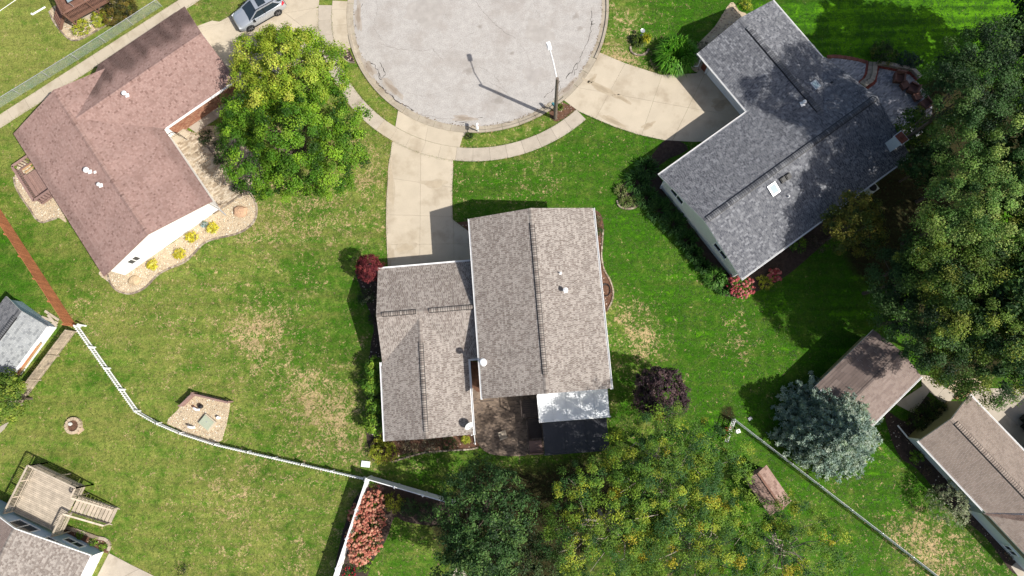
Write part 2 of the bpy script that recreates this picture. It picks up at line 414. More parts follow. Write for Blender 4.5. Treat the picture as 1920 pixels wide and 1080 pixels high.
# ------------------------------------------------------------------ street
C0 = np.array([-5.549, 33.379])
def arc(r, a0, a1, n):
    return [C0 + r*np.array([math.cos(math.radians(a)), math.sin(math.radians(a))]) for a in np.linspace(a0, a1, n)]
def ang(px, py):
    q = at(px, py) - C0; return math.degrees(math.atan2(q[1], q[0]))
mb = MB(); R_ST = 10.9
half = 4.6; a_open = math.degrees(math.asin(half/R_ST))
poly = arc(R_ST, 90 + a_open, 450 - a_open, 96) + [C0 + np.array([half, 60]), C0 + np.array([-half, 60])]
mb.prism(poly, -.3, .012)
street = mb.build('street', M['asphalt']); tag(street, kind='structure')
def crack(pts, w, m='crack', name='crack'):
    P = [at(*p) for p in pts]; out = []
    for a, b in zip(P[:-1], P[1:]):
        n = max(2, int(np.linalg.norm(b-a)/.18))
        for k in range(n): out.append(a + (b-a)*k/n + rng.normal(0, .045, 2))
    out.append(P[-1])
    mbk = MB()
    for a, b in zip(out[:-1], out[1:]):
        t = (b-a)/(np.linalg.norm(b-a)+1e-6); s = np.array([-t[1], t[0]])*w*rng.uniform(.2, .75)
        mbk.add([(*(a-s), .016), (*(b-s), .016), (*(b+s), .016), (*(a+s), .016)], [[0, 1, 2, 3]])
    return mbk.build(name, M[m], street, kind='stuff')
for pts, w, m_ in [([(712,118),(718,128),(722,140),(714,150),(708,138)],.05,'crack'),([(680,8),(668,30),(666,45),(672,58)],.03,'crack'),
    ([(683,112),(700,120),(708,132),(716,150)],.06,'crack'),([(705,155),(728,175),(745,190),(775,208)],.07,'crack'),
    ([(712,80),(735,90),(755,93),(785,95),(812,92),(832,115)],.022,'crack_fine'),([(705,0),(708,15),(700,50),(715,75),(735,90)],.016,'crack_fine'),
    ([(890,0),(905,22),(925,42),(945,60),(965,72)],.026,'crack_fine'),([(900,125),(925,140),(945,165)],.018,'crack_fine'),([(842,95),(870,70),(890,60)],.012,'crack_fine'),
    ([(855,227),(868,222),(880,225),(898,221),(905,220)],.05,'crack'),([(862,230),(872,228),(880,229)],.05,'crack'),([(1060,148),(1072,135),(1083,118)],.07,'crack'),
    ([(1075,140),(1095,95),(1105,70),(1110,45),(1108,20)],.03,'crack'),([(1112,38),(1108,46),(1116,44)],.05,'crack'),([(1020,183),(1038,166),(1050,152)],.04,'crack'),
    ([(965,70),(985,95),(1000,130),(1010,150)],.014,'crack_fine'),([(1000,0),(1005,20),(1014,35)],.014,'crack_fine'),([(760,175),(800,180),(830,172),(850,160)],.012,'crack_fine'),
    ([(790,215),(830,222),(860,223)],.022,'crack_fine'),([(940,232),(970,226),(1000,214),(1020,200)],.03,'crack'),([(830,20),(845,45),(860,66)],.012,'crack_fine'),([(920,155),(945,170),(955,180)],.02,'crack_fine')]:
    crack(pts, w, m_)
def stain(c, rx, ry, rot, cols, z, parent, mt, name='stain'):
    mb = MB()
    for i, col in enumerate(cols):
        k = 1-.26*i; n = 22; w = np.linspace(0, 6.283, n, endpoint=False); f = 1+.22*np.sin(w*3+rng.random()*6)+.16*np.sin(w*5+rng.random()*6)+rng.normal(0, .06, n)
        x, y = rx*k*f*np.cos(w), ry*k*f*np.sin(w); cs, sn = math.cos(rot), math.sin(rot)
        v = [(c[0]+a*cs-b*sn, c[1]+a*sn+b*cs, z+.003*i) for a, b in zip(x, y)]; mb.add(v, [list(range(n))], col)
    return mb.build(name, M[mt], parent, kind='stuff')
SG = [S(198,192,185), S(190,183,176), S(182,175,167)]; SB = [S(198,188,176), S(188,176,162), S(176,162,146)]
for (a, b, rx, ry, rt, cl) in [((1080,30),0,.5,.25,.9,SG),((1088,53),0,.4,.22,.2,SG),((672,30),0,.35,1.6,.05,SB),((692,128),0,.5,1.0,-.5,SB),((735,165),0,.4,1.4,-.85,SB),((935,188),0,.9,.5,.4,SG),((880,132),0,.8,.35,.5,SG),
                          ((800,20),0,2.2,1.3,.3,[S(202,196,189),S(198,192,185)]),((1010,60),0,1.6,.9,-.5,[S(203,197,190),S(199,193,186)]),((870,222),0,.35,1.0,.05,SB),((1065,165),0,.4,1.2,.75,SB),((1000,140),0,1.2,.7,.2,[S(203,197,190),S(199,193,187)]),((900,50),0,.25,.2,0,SG),((960,100),0,.3,.15,.4,SG)]:
    q_ = at(*a); stain(q_, rx*.8, ry, math.atan2(q_[1]-C0[1], q_[0]-C0[0]) if cl is SB else rt, cl, .017, street, 'paver')
# debris line along the gutter edge
mb = MB()
for a in np.arange(180, 375, .35):
    if rng.random() < .4:
        c = arc(10.86 + rng.normal(0, .05), a, a, 1)[0]; s = rng.uniform(.02, .07)
        mb.prism([c + s*np.array([math.cos(w), math.sin(w)])*rng.uniform(.5, 1.4) for w in (0, 1.3, 2.6, 3.9, 5.1)], .0, .02 + rng.random()*.01, S(160, 142, 120)*rng.uniform(.6, 1.2))
tag(mb.build('gutter_debris', M['stone']), kind='stuff')
# gutter pan and kerb, in sections
kerb = thing('kerb', None, None, (*C0, 0)); tag(kerb, kind='structure')
aD1, aD2 = ang(747, 207), ang(874, 249); aR1, aR2 = ang(1062, 193), ang(1119, 97)
aL1, aL2 = ang(652, 60), ang(653, -20)
aD1 %= 360; aD2 %= 360; aR1 %= 360; aR2 %= 360; aL1 %= 360
gap0, gap1 = 90 + a_open + 2, 450 - a_open - 2
edges = list(np.arange(gap0, gap1, 7.5)) + [gap1]
for a0, a1 in zip(edges[:-1], edges[1:]):
    mid = ((a0+a1)/2) % 360
    low = (aD1 < mid < aD2) or (mid > aR1 and (mid < aR2 or aR2 < 90) ) or (mid < aR2 < 90) or (mid < aL1 + 2 and mid > 160)
    h = .03 if low else .12
    mb = MB()
    A = arc(10.9, a0+.06, a1-.06, 6); B = arc(11.2, a0+.06, a1-.06, 6); C_ = arc(11.27, a0+.06, a1-.06, 6); D_ = arc(11.48, a0+.06, a1-.06, 6)
    v = []
    for r_, z in ((A, -.1), (A, .014), (B, .02), (C_, h), (D_, h + .004), (D_, -.1)):
        v += [(p[0], p[1], z) for p in r_]
    f = []
    for i in range(5):
        for k in range(5):
            f.append([i*6+k, i*6+k+1, (i+1)*6+k+1, (i+1)*6+k])
    f += [[i*6 for i in range(6)], [i*6+5 for i in range(5, -1, -1)]]
    mb.add(v, f); mb.build('kerb_section', M['kerb'], kerb)

# ------------------------------------------------------------------ concrete slabs
def clip_half(poly, n, c):
    """keep points with dot(n, p) <= c"""
    out = []
    for i in range(len(poly)):
        a, b = poly[i-1], poly[i]
        da, db = np.dot(n, a)-c, np.dot(n, b)-c
        if (da <= 0) != (db <= 0): out.append(a + (b-a)*da/(da-db))
        if db <= 0: out.append(b)
    return out
EXCL = []
def slabs(parent, poly, lines, m, z=.045, gap=.007, name='slab'):
    EXCL.append(np.array([np.array(p, float) for p in poly]))
    pieces = [[np.array(p, float) for p in poly]]
    for (a, b) in lines:
        a, b = np.array(a, float), np.array(b, float)
        n = np.array([-(b-a)[1], (b-a)[0]]); n /= np.linalg.norm(n); c = np.dot(n, a)
        nxt = []
        for q in pieces:
            for s in (1, -1):
                r = clip_half(q, n*s, c*s - gap)
                if len(r) >= 3: nxt.append(r)
        pieces = nxt
    for q in pieces:
        ar = abs(sum(q[i-1][0]*q[i][1]-q[i][0]*q[i-1][1] for i in range(len(q))))/2
        if ar < .05: continue
        mb = MB(); mb.prism(q, -.1, z + rng.uniform(-.004, .004)); mb.build(name, m, parent)
def px(pts): return [at(*p) for p in pts]
sidewalk = thing('sidewalk', None, None, (*C0, 0)); tag(sidewalk, kind='structure')
a_s0, a_s1 = 178, ang(1078, 203) % 360
n = int(round(math.radians(a_s1-a_s0)*13.4/1.42)); ed = np.linspace(a_s0, a_s1, n+1)
for a0, a1 in zip(ed[:-1], ed[1:]):
    mb = MB(); g = .032
    mb.prism(arc(12.83, a0+g, a1-g, 7) + arc(14.0, a1-g, a0+g, 7), -.1, .05 + rng.uniform(-.006, .006)); 
    mid = (a0+a1)/2
    mb.build('slab', M['concrete'] if aD1-1 < mid < aD2-4 else M['walk'], sidewalk)
# driveway of the middle house
drive = thing('driveway', None, None, (*at(790, 380), 0)); tag(drive, kind='structure')
aS1, aS2 = ang(740.5, 239) % 360, ang(862, 274) % 360
slabs(drive, arc(11.5, aD1, aD2, 9) + px([(867, 258)]) + arc(12.81, aS2, aS1, 9), [px([(805, 225), (798, 262)])], M['concrete'])
left = [(735,268),(729,320),(725,370),(724,420),(726,470),(728,510)]
right = [(884,510),(884,438),(849,412),(848,385),(848,345),(851,304)]
j1, j2 = ang(735, 268) % 360, ang(851, 304) % 360
slabs(drive, px(left) + px(right) + arc(14.02, j2, j1, 7), [px([(725,333),(850,352)]), px([(724,403),(850,406)]), px([(789,300),(787,500)]), px([(726,459),(884,457)]), px([(849.5,300),(851.5,520)])], M['concrete'])
# driveway of the grey house
drive2 = thing('driveway', None, None, (*at(1200, 190), 0)); tag(drive2, kind='structure')
b0, b1 = ang(1062, 193), ang(1119, 97)
slabs(drive2, arc(11.5, b0, b1, 9) + px([(1172,119),(1240,141),(1305,138),(1325,122),(1395,200),(1400,262),(1300,266),(1245,263),(1195,252),(1150,237),(1110,220),(1085,209)]),
      [px([(1172,119),(1150,160)]), px([(1245,130),(1200,262)]), px([(1330,120),(1260,265)]), px([(1085,165),(1400,222)])], M['concrete'])
CS = [S(212,196,170), S(204,187,160), S(192,176,150)]
for (a, rx, ry, rt) in [((1128,166), 1.5, .3, -.48), ((1165,185), .9, .2, -.5), ((1215,236), .6, .25, .5), ((1150,228), 1.2, .25, -.5), ((1110,150), .6, .2, .9), ((1352,195), .9, .5, .3)]:
    stain(at(*a), rx, ry, rt, CS, .053, drive2, 'paver')
for (a, rx, ry, rt) in [((733,350), .3, 2.2, .05), ((760,465), .9, .4, .2), ((815,345), 1.0, .4, 0), ((733,480), .3, .9, 0)]:
    stain(at(*a), rx, ry, rt, [S(216,201,176), S(210,194,168)], .053, drive, 'paver')
# driveway of the red roofed house
drive3 = thing('driveway', None, None, (*at(540, 60), 0)); tag(drive3, kind='structure')
c1, c0 = ang(667, 86) % 360, 176
slabs(drive3, arc(11.5, c0, c1, 7) + arc(12.81, c1+1, c0, 7), [px([(560,17),(660,18)]), px([(560,50),(668,46)])], M['concrete'])
a14 = arc(14.02, 176, ang(612, 95) % 360, 7)
slabs(drive3, a14 + px([(560,118),(450,185),(425,160),(355,55),(398,39),(412,41),(432,30),(450,14),(470,-6),(500,-40)]),
      [px([(584,17),(535,25),]), px([(535,25),(552,38)]), px([(450,5),(560,160)]), px([(380,60),(600,-45)]), px([(552,38),(470,85)])], M['concrete'])
# path between the chain link fence and the red roofed house
path = thing('path', None, None, (*at(170, 110), 0)); tag(path, kind='structure')
pa, pb = at(0, 215), at(336, 0); qa, qb = at(0, 241), at(374, 0)
t_ = (pb-pa)/np.linalg.norm(pb-pa); nn = np.array([-t_[1], t_[0]]); wd = abs(np.dot(qa-pa, nn)); ln = np.linalg.norm(pb-pa)
for k in np.arange(-8, ln+6, 1.75):
    a = pa + t_*(k+.008); b = pa + t_*(k+1.742)
    mb = MB(); mb.prism([a, b, b-nn*wd, a-nn*wd], -.1, .04 + rng.uniform(-.006, .006)); mb.build('slab', M['concrete'], path)
# front walk under the brick wall
walk2 = thing('walkway', None, None, (*at(400, 215), 0)); tag(walk2, kind='structure')
slabs(walk2, px([(344,233),(443,170),(462,185),(368,249)]), [px([(362,218),(388,240)]), px([(385,200),(412,225)]), px([(408,185),(440,212)])], M['walk'])
# far left and far right paths
for nm, pts, lines in [('driveway', [(205,1037),(245,1058),(330,1100),(150,1120),(183,1080)], [px([(262,1066),(215,1090)])]),
                 ('walkway', [(1727,703),(1742,705),(1790,740),(1775,762),(1728,722)], [px([(1772,725),(1755,745)])]),
                 ('walkway', [(1732,722),(1742,735),(1712,775),(1678,757)], []),
                 ('driveway', [(1815,740),(1840,728),(1990,730),(2000,900),(1950,870),(1835,765)], [px([(1850,740),(1960,850)])]),
                 ('walkway', [(855,1062),(868,1068),(890,1100),(840,1100)], []),
                 ('driveway', [(1895,1062),(1925,1038),(1990,1060),(1930,1110)], []),
                 ('walkway', [(-20,812),(18,790),(8,805),(-20,830)], [])]:
    w = thing(nm, None, None, (*at(*pts[0]), 0)); tag(w, kind='structure'); slabs(w, px(pts), lines, M['walk'])

# ------------------------------------------------------------------ gravel, mulch and stones
def inside(poly, P):
    poly = np.array(poly); x, y = P[:, 0], P[:, 1]; res = np.zeros(len(P), bool)
    for i in range(len(poly)):
        a, b = poly[i-1], poly[i]
        cnd = ((a[1] > y) != (b[1] > y)) & (x < (b[0]-a[0])*(y-a[1])/(b[1]-a[1]+1e-12)+a[0])
        res ^= cnd
    return res
def smooth_poly(pts, n=4, closed=True):
    P = [np.array(p, float) for p in pts]; out = []
    N_ = len(P)
    for i in range(N_ if closed else N_-1):
        p0, p1, p2, p3 = P[(i-1) % N_] if closed or i > 0 else P[i], P[i], P[(i+1) % N_], P[(i+2) % N_] if closed or i+2 < N_ else P[(i+1) % N_]
        for k in range(n):
            t = k/n
            out.append(.5*((2*p1)+(-p0+p2)*t+(2*p0-5*p1+4*p2-p3)*t*t+(-p0+3*p1-3*p2+p3)*t**3))
    if not closed: out.append(P[-1])
    return out
OCT = np.array([[1,0,0],[.1,1,0],[-1,.1,0],[0,-1,0],[.1,.1,.8]])
OCF = [[0,1,4],[1,2,4],[2,3,4],[3,0,4]]
def stones(poly, dens, s0, s1, cols, name='pebbles', z=.02, parent=None):
    poly = np.array(poly); lo, hi = poly.min(0), poly.max(0)
    n = int(np.prod(hi-lo)*dens); P = lo + rng.random((n, 2))*(hi-lo); P = P[inside(poly, P)]
    mb = MB()
    if len(P) == 0: return None
    n = len(P); s = rng.uniform(s0, s1, n)*rng.uniform(.7, 1.3, n); w = rng.random(n)*6.28
    asp = rng.uniform(.6, 1.2, n)
    v = OCT[None]*np.stack([s, s*asp, s*.8], -1)[:, None, :]
    cs, sn = np.cos(w)[:, None], np.sin(w)[:, None]
    x = v[..., 0]*cs - v[..., 1]*sn + P[:, 0:1]; y = v[..., 0]*sn + v[..., 1]*cs + P[:, 1:2]
    V = np.stack([x, y, v[..., 2]+z], -1).reshape(-1, 3)
    F = (np.array(OCF)[None] + np.arange(n)[:, None, None]*5).reshape(-1, 3)
    ci = rng.integers(0, len(cols), n); c = np.array(cols)[ci]*rng.uniform(.75, 1.2, (n, 1))
    mb.add(V, F, np.repeat(c, 5, 0))
    return mb.build(name, M['stone'], parent, kind='stuff')
PALE = [S(250,236,206), S(238,214,178), S(252,246,230), S(214,184,150), S(246,228,196), S(186,164,140)]
PINK = [S(215,195,175), S(190,165,150), S(150,128,115), S(225,212,200), S(120,105,98), S(175,140,120)]
def bed(name, pts, m, edge=None, stn=None, sm=4, dens=60, s=(.035, .07), stone=(.24, .12, .1)):
    poly = smooth_poly(px(pts), sm) if sm else px(pts)
    EXCL.append(np.array(poly)); mb = MB(); mb.prism(poly, -.1, .022); b = mb.build(name, M[m]); tag(b, kind='structure')
    if stn: stones(poly, dens, *s, stn, parent=b, name='pebbles')
    if edge is not None:
        line = smooth_poly(px(edge), 8, closed=False)
        edging(line, b, *stone)
    return b
def edging(line, parent, L_=.24, w=.12, h=.1, cols=None, name='edging_stone', every=True):
    """edging blocks set end to end along a line, joined as one part: each is under three pixels"""
    cols = cols or [S(190,172,150), S(165,148,130), S(205,190,170), S(150,135,120)]
    seg = [np.linalg.norm(b-a) for a, b in zip(line[:-1], line[1:])]; cum = np.concatenate([[0], np.cumsum(seg)])
    mb = MB(); k = 0.0
    def pt(s_):
        i = min(max(np.searchsorted(cum, s_)-1, 0), len(seg)-1); t = (s_-cum[i])/(seg[i]+1e-9)
        return line[i]+(line[i+1]-line[i])*t
    while k + L_ < cum[-1]:
        a, b = pt(k+.008), pt(k+L_-.008); t = b-a
        mb.box((*((a+b)/2), h/2-.02), (np.linalg.norm(t), w*rng.uniform(.85, 1.15), h*rng.uniform(.8, 1.2)+.04), math.atan2(t[1], t[0])+rng.normal(0, .05), cols[rng.integers(len(cols))]*rng.uniform(.85, 1.1))
        k += L_
    return mb.build(name, M['stone'], parent, kind='stuff')

bed('gravel_bed', [(190,505),(205,530),(222,545),(246,549),(272,538),(296,515),(320,502),(346,490),(366,472),(382,455),(404,446),(440,438),(462,428),(478,410),(481,388),(472,366),(462,358),(440,374),(408,398),(380,412),(300,470)], 'gravel_bed',
    [(203,515),(208,532),(222,546),(246,551),(272,540),(296,516),(320,503),(346,492),(366,474),(382,457),(404,448),(440,440),(462,430),(479,412),(482,388),(473,366),(464,358)], PALE)
bed('gravel_bed', [(28,330),(31,350),(45,374),(58,392),(68,408),(80,416),(92,413),(108,408),(125,415),(95,360),(45,300)], 'gravel_bed',
    [(27,332),(31,352),(45,376),(58,394),(68,410),(80,417.5),(92,414),(108,409)], PALE)
bed('rock_bed', [(368,250),(392,236),(440,250),(500,330),(475,350),(462,360),(452,350),(430,320),(404,292),(384,266)], 'gravel_bed', [(384,268),(404,294),(430,322),(452,352),(460,362)], PINK)
bed('gravel_bed', [(93,20),(102,40),(116,58),(128,70),(140,75),(158,70),(190,52),(212,40),(200,20),(150,30),(120,30),(110,10)], 'gravel_bed', [(93,22),(102,42),(116,60),(128,72),(140,76.5),(158,71),(190,53),(208,42)], PALE)
bed('rock_bed', [(628,86),(650,82),(653,90),(660,105),(666,117),(652,115),(642,106)], 'mulch_dark', [(629,90),(641,106),(652,116),(666,118)], PINK, sm=0, dens=30, s=(.06, .14))
septic_bed = bed('gravel_bed', [(332,770),(352,742),(372,738),(432,752),(430,772),(424,800),(416,826),(400,832),(360,818),(313,794),(316,785)], 'gravel_bed', None, PALE, sm=0, dens=70)
bed('mulch_bed', [(850,418),(882,414),(884,440),(866,428)], 'soil', None, PINK, sm=0, dens=12)
bed('mulch_bed', [(1108,395),(1125,400),(1132,425),(1130,460),(1128,480),(1132,505),(1143,525),(1150,548),(1146,568),(1136,585),(1120,560),(1105,420)], 'soil', [(1131,430),(1129,460),(1128,482),(1133,506),(1144,526),(1150,548),(1146,568),(1137,584)], PINK, dens=14)
bed('mulch_bed', [(1160,375),(1165,390),(1180,392),(1200,384),(1235,400),(1290,462),(1312,505),(1345,548),(1370,556),(1395,553),(1430,542),(1462,525),(1490,505),(1530,470),(1580,425),(1620,390),(1600,350),(1400,480),(1235,330),(1290,280),(1250,262),(1215,300),(1165,350)], 'mulch_dark', None, None)
bed('rock_bed', [(1370,5),(1385,20),(1398,36),(1320,110),(1325,125),(1305,135),(1292,118),(1300,92),(1340,50)], 'gravel_bed', None, PINK, dens=30)
bed('mulch_bed', [(1030,205),(1043,190),(1062,195),(1082,205),(1062,220),(1045,228),(1034,222)], 'soil', None, PINK, dens=18)
bed('mulch_bed', [(665,508),(712,500),(716,600),(722,700),(726,830),(695,845),(686,800),(690,700),(696,640),(700,600)], 'mulch_dark', None, PINK, sm=2, dens=10)
bed('mulch_bed', [(722,818),(886,812),(898,838),(880,842),(830,845),(760,850),(735,865),(705,860),(700,835)], 'soil', [(735,866),(790,850),(830,845.5),(880,842.5),(898,838.5)], PINK, dens=10)
bed('mulch_bed', [(688,905),(850,950),(850,975),(810,985),(760,978),(740,970),(725,1010),(700,1050),(680,1090),(625,1090)], 'mulch_dark', None, None)
bed('mulch_bed', [(1660,770),(1700,790),(1720,740),(1760,760),(1760,800),(1740,850),(1800,910),(1860,980),(1930,1060),(1900,1075),(1850,1010),(1780,950),(1720,880),(1690,860),(1670,820)], 'mulch_dark', None, PINK, dens=8)
bed('rock_bed', [(1770,745),(1790,715),(1830,710),(1845,728),(1812,745)], 'gravel_bed', None, PINK, dens=30)
bed('garden_bed', [(115,985),(148,1000),(185,1012),(203,1016),(206,1030),(195,1036),(130,1012)], 'soil', [(118,986),(150,996),(185,1008),(200,1011),(207,1022),(203,1034)], PINK, dens=12, stone=(.4, .25, .14))
# ------------------------------------------------------------------ roofs and walls
def clip_poly2(poly, clip):
    out = [np.array(p, float) for p in poly]
    n = len(clip); ar = sum(clip[i-1][0]*clip[i][1]-clip[i][0]*clip[i-1][1] for i in range(n))
    for i in range(n):
        a, b = np.array(clip[i-1]), np.array(clip[i])
        nn = np.array([(b-a)[1], -(b-a)[0]]) * (1 if ar > 0 else -1)
        if not out: break
        out = clip_half(out, nn, np.dot(nn, a))
    return out
def roof_slope(house, poly, style, thick=.14, name='roof', deckmat='white', soot=None):
    """one roof plane: a deck slab (part) that carries courses of shingles (joined sub-part: each tab is under six pixels)"""
    P = [np.array(p, float) for p in poly]
    U = P[1]-P[0]; U /= np.linalg.norm(U)
    Nn = np.cross(U, P[2]-P[1]); Nn /= np.linalg.norm(Nn)
    if Nn[2] < 0:
        P[0], P[1] = P[1], P[0]; P = [P[0], P[1]] + P[2:][::-1]
        U = -U; Nn = np.cross(U, P[2]-P[1]); Nn /= np.linalg.norm(Nn)
    V = np.cross(Nn, U); O = P[0]
    q = np.array([[np.dot(p-O, U), np.dot(p-O, V)] for p in P])
    mb = MB(); n = len(P)
    top = [p for p in P]; bot = [p-np.array([0, 0, thick]) for p in P]
    mb.add(np.array(top+bot), [list(range(n)), list(range(2*n-1, n-1, -1))] + [[n+i, n+(i+1) % n, (i+1) % n, i] for i in range(n)])
    deck = mb.build(name, M[deckmat], house)
    pal, wts, tw, ex = style['pal'], style['w'], style['tab'], style['expo']
    um0, um1, vm1 = q[:, 0].min(), q[:, 0].max(), q[:, 1].max()
    tabs = []; cols = []
    nrow = int(vm1/ex)+1
    for r in range(nrow):
        ws = rng.choice(tw, int((um1-um0)/min(tw))+4); e = um0 - rng.random()*.3 + np.concatenate([[0], np.cumsum(ws)])
        e = e[e < um1+.4]
        rowv = rng.uniform(.965, 1.035)
        ci = rng.choice(len(pal), len(e)-1, p=wts)
        for k in range(len(e)-1):
            tabs.append((e[k], e[k+1]-.008, r*ex, (r+1)*ex+.012)); cols.append(np.array(pal[ci[k]])*rowv*rng.uniform(.95, 1.05))
    T = np.array(tabs); Cc = np.array(cols)
    if soot is not None:
        mid = O + np.outer((T[:, 0]+T[:, 1])/2, U) + np.outer(T[:, 2], V); Cc = Cc*soot(mid)[:, None]
    ar = sum(q[i-1][0]*q[i][1]-q[i][0]*q[i-1][1] for i in range(n)); sg = 1 if ar > 0 else -1
    corners = np.stack([T[:, [0, 2]], T[:, [1, 2]], T[:, [1, 3]], T[:, [0, 3]]], 1)
    ins = np.ones(len(T), bool); outm = np.zeros(len(T), bool)
    for i in range(n):
        a, b = q[i-1], q[i]; nn = np.array([(b-a)[1], -(b-a)[0]])*sg
        dd = (corners-a)@nn
        ins &= (dd <= 1e-6).all(1); outm |= (dd >= 0).all(1)
    def lift(uv, v0):
        uv = np.asarray(uv, float); hz = .022 - .016*np.clip((uv[..., 1]-v0)/(ex+.012), 0, 1)
        return O + uv[..., 0:1]*U + uv[..., 1:2]*V + hz[..., None]*Nn
    A = corners[ins]; v0 = T[ins, 2][:, None]
    top4 = lift(A, v0); low = O + A[:, :2, 0:1]*U + A[:, :2, 1:2]*V + .001*Nn
    Vt = np.concatenate([top4, low], 1).reshape(-1, 3); m = ins.sum()
    base = np.arange(m)[:, None]*6
    F1 = base + np.array([[0, 1, 2, 3]]); F2 = base + np.array([[4, 5, 1, 0]])
    mb = MB(); mb.add(Vt, np.concatenate([F1, F2]), np.repeat(Cc[ins], 6, 0))
    for k in np.where(~ins & ~outm)[0]:
        pc = clip_poly2(corners[k], q)
        if len(pc) >= 3:
            pc = np.array(pc); mb.add(lift(pc, T[k, 2]), [list(range(len(pc)))], Cc[k])
    return deck, mb.build('shingles', M['roof_tile'], deck, kind='stuff')
def ridge_line(house, a, b, style, w=.3, vent=None, slope=.3, name='ridge_cap'):
    """ridge cap shingles folded over the ridge, optionally a raised ridge vent over part of it"""
    a = np.array(a, float); b = np.array(b, float)
    def strip(a, b, lift, wd, nm, thick):
        t = b-a; L_ = np.linalg.norm(t[:2]); t = t/np.linalg.norm(t); s = np.array([-t[1], t[0], 0]); s /= np.linalg.norm(s)
        n = max(1, int(L_/(.17 if nm == 'ridge_vent' else .14))); mb = MB()
        for k in range(n):
            p0 = a + (b-a)*k/n; p1 = a + (b-a)*((k+(.8 if nm == 'ridge_vent' else 1))/n) + t*(0 if nm == 'ridge_vent' else .01)
            z0, z1 = lift + .014, lift + .004
            dn = np.array([0, 0, -slope*wd/2])
            v = [p0+s*wd/2+dn, p0, p0-s*wd/2+dn, p1-s*wd/2+dn, p1, p1+s*wd/2+dn]
            v = [p + np.array([0, 0, z0 if i < 3 else z1]) for i, p in enumerate(v)]
            v += [p - np.array([0, 0, thick]) for p in (v[0], v[1], v[2], v[3], v[4], v[5])]
            c = np.array(style['pal'][rng.choice(len(style['pal']), p=style['w'])])*rng.uniform(.9, 1.08)*style.get('cap', 1)
            mb.add(v, [[5,4,1,0],[4,3,2,1],[0,1,7,6],[1,2,8,7]], c)
            sd = [v[0], v[5], v[11], v[6], v[2], v[3], v[9], v[8]]; mb.add(sd, [[3,2,1,0],[4,5,6,7]], c if thick < .05 else np.array([.02, .02, .02]))
        return mb.build(nm, M['roof_tile'], house, kind='stuff')
    strip(a, b, .03, w, name, .03)
    if vent:
        p0, p1 = a+(b-a)*vent[0], a+(b-a)*vent[1]; t = (p1-p0)/np.linalg.norm(p1-p0); s_ = np.array([-t[1], t[0], 0])*w*.6; dz = np.array([0, 0, .07]); dn = np.array([0, 0, -slope*w*.6])
        mbv = MB(); mbv.add([p0+s_+dn+dz, p0+dz, p0-s_+dn+dz, p1-s_+dn+dz, p1+dz, p1+s_+dn+dz, p0+s_+dn, p0-s_+dn, p1-s_+dn, p1+s_+dn], [[5,4,1,0],[4,3,2,1],[0,6,9,5],[2,3,8,7],[0,1,2,7,6],[5,9,8,3,4]])
        if style.get('baffle', 1): mbv.build('vent_baffle', M['black'], house)
        strip(a+(b-a)*vent[0], a+(b-a)*vent[1], .1, w*.95, 'ridge_vent', .03)
class Frame:
    def __init__(s, c, deg): s.c = np.array(c, float); s.t = math.radians(deg); s.u = np.array([math.cos(s.t), math.sin(s.t)]); s.v = np.array([-s.u[1], s.u[0]])
    def __call__(s, u, v, z): p = s.c + u*s.u + v*s.v; return np.array([p[0], p[1], z])
    def w(s, u, v): return s.c + u*s.u + v*s.v
def gable_wall(house, fr, u0, u1, v0, v1, zt, rise, axis, m, name='wall', z0=0.0):
    """closed wall body with a gable at both ends; ridge along axis 'u' or 'v'"""
    mb = MB()
    if axis == 'u':
        vm = (v0+v1)/2
        A = [fr(u0,v0,z0),fr(u0,v1,z0),fr(u0,v1,zt),fr(u0,vm,zt+rise),fr(u0,v0,zt)]
        B = [fr(u1,v0,z0),fr(u1,v1,z0),fr(u1,v1,zt),fr(u1,vm,zt+rise),fr(u1,v0,zt)]
    else:
        um = (u0+u1)/2
        A = [fr(u1,v0,z0),fr(u0,v0,z0),fr(u0,v0,zt),fr(um,v0,zt+rise),fr(u1,v0,zt)]
        B = [fr(u1,v1,z0),fr(u0,v1,z0),fr(u0,v1,zt),fr(um,v1,zt+rise),fr(u1,v1,zt)]
    mb.add(A+B, [[0,1,2,3,4][::-1],[5,6,7,8,9]]+[[i,5+i,5+(i+1)%5,(i+1)%5] for i in range(5)])
    return mb.build(name, M[m], house)
def gutter(house, a, b, m='white', w=.13):
    a = np.array(a, float); b = np.array(b, float); t = b-a; t /= np.linalg.norm(t); s = np.cross(t, [0, 0, 1.0])*w/2
    up = np.array([0, 0, .12]); mb = MB(); th = np.cross(t, [0, 0, 1.0])*.016
    for c_, q in ((a+s-up/2, th), (a-s-up/2, th)):
        e = c_ + (b-a); mb.add([c_-q, c_+q, e+q, e-q, c_-q+up, c_+q+up, e+q+up, e-q+up], [[3,2,1,0],[4,5,6,7],[0,1,5,4],[1,2,6,5],[2,3,7,6],[3,0,4,7]])
    mb.beam(a-up/2, b-up/2, w, .02)
    return mb.build('gutter', M[m], house)
def trim_strip(house, a, b, w=.06, h=.16, m='white', name='rake_trim'):
    return MB().beam(a, b, w, h).build(name, M[m], house)
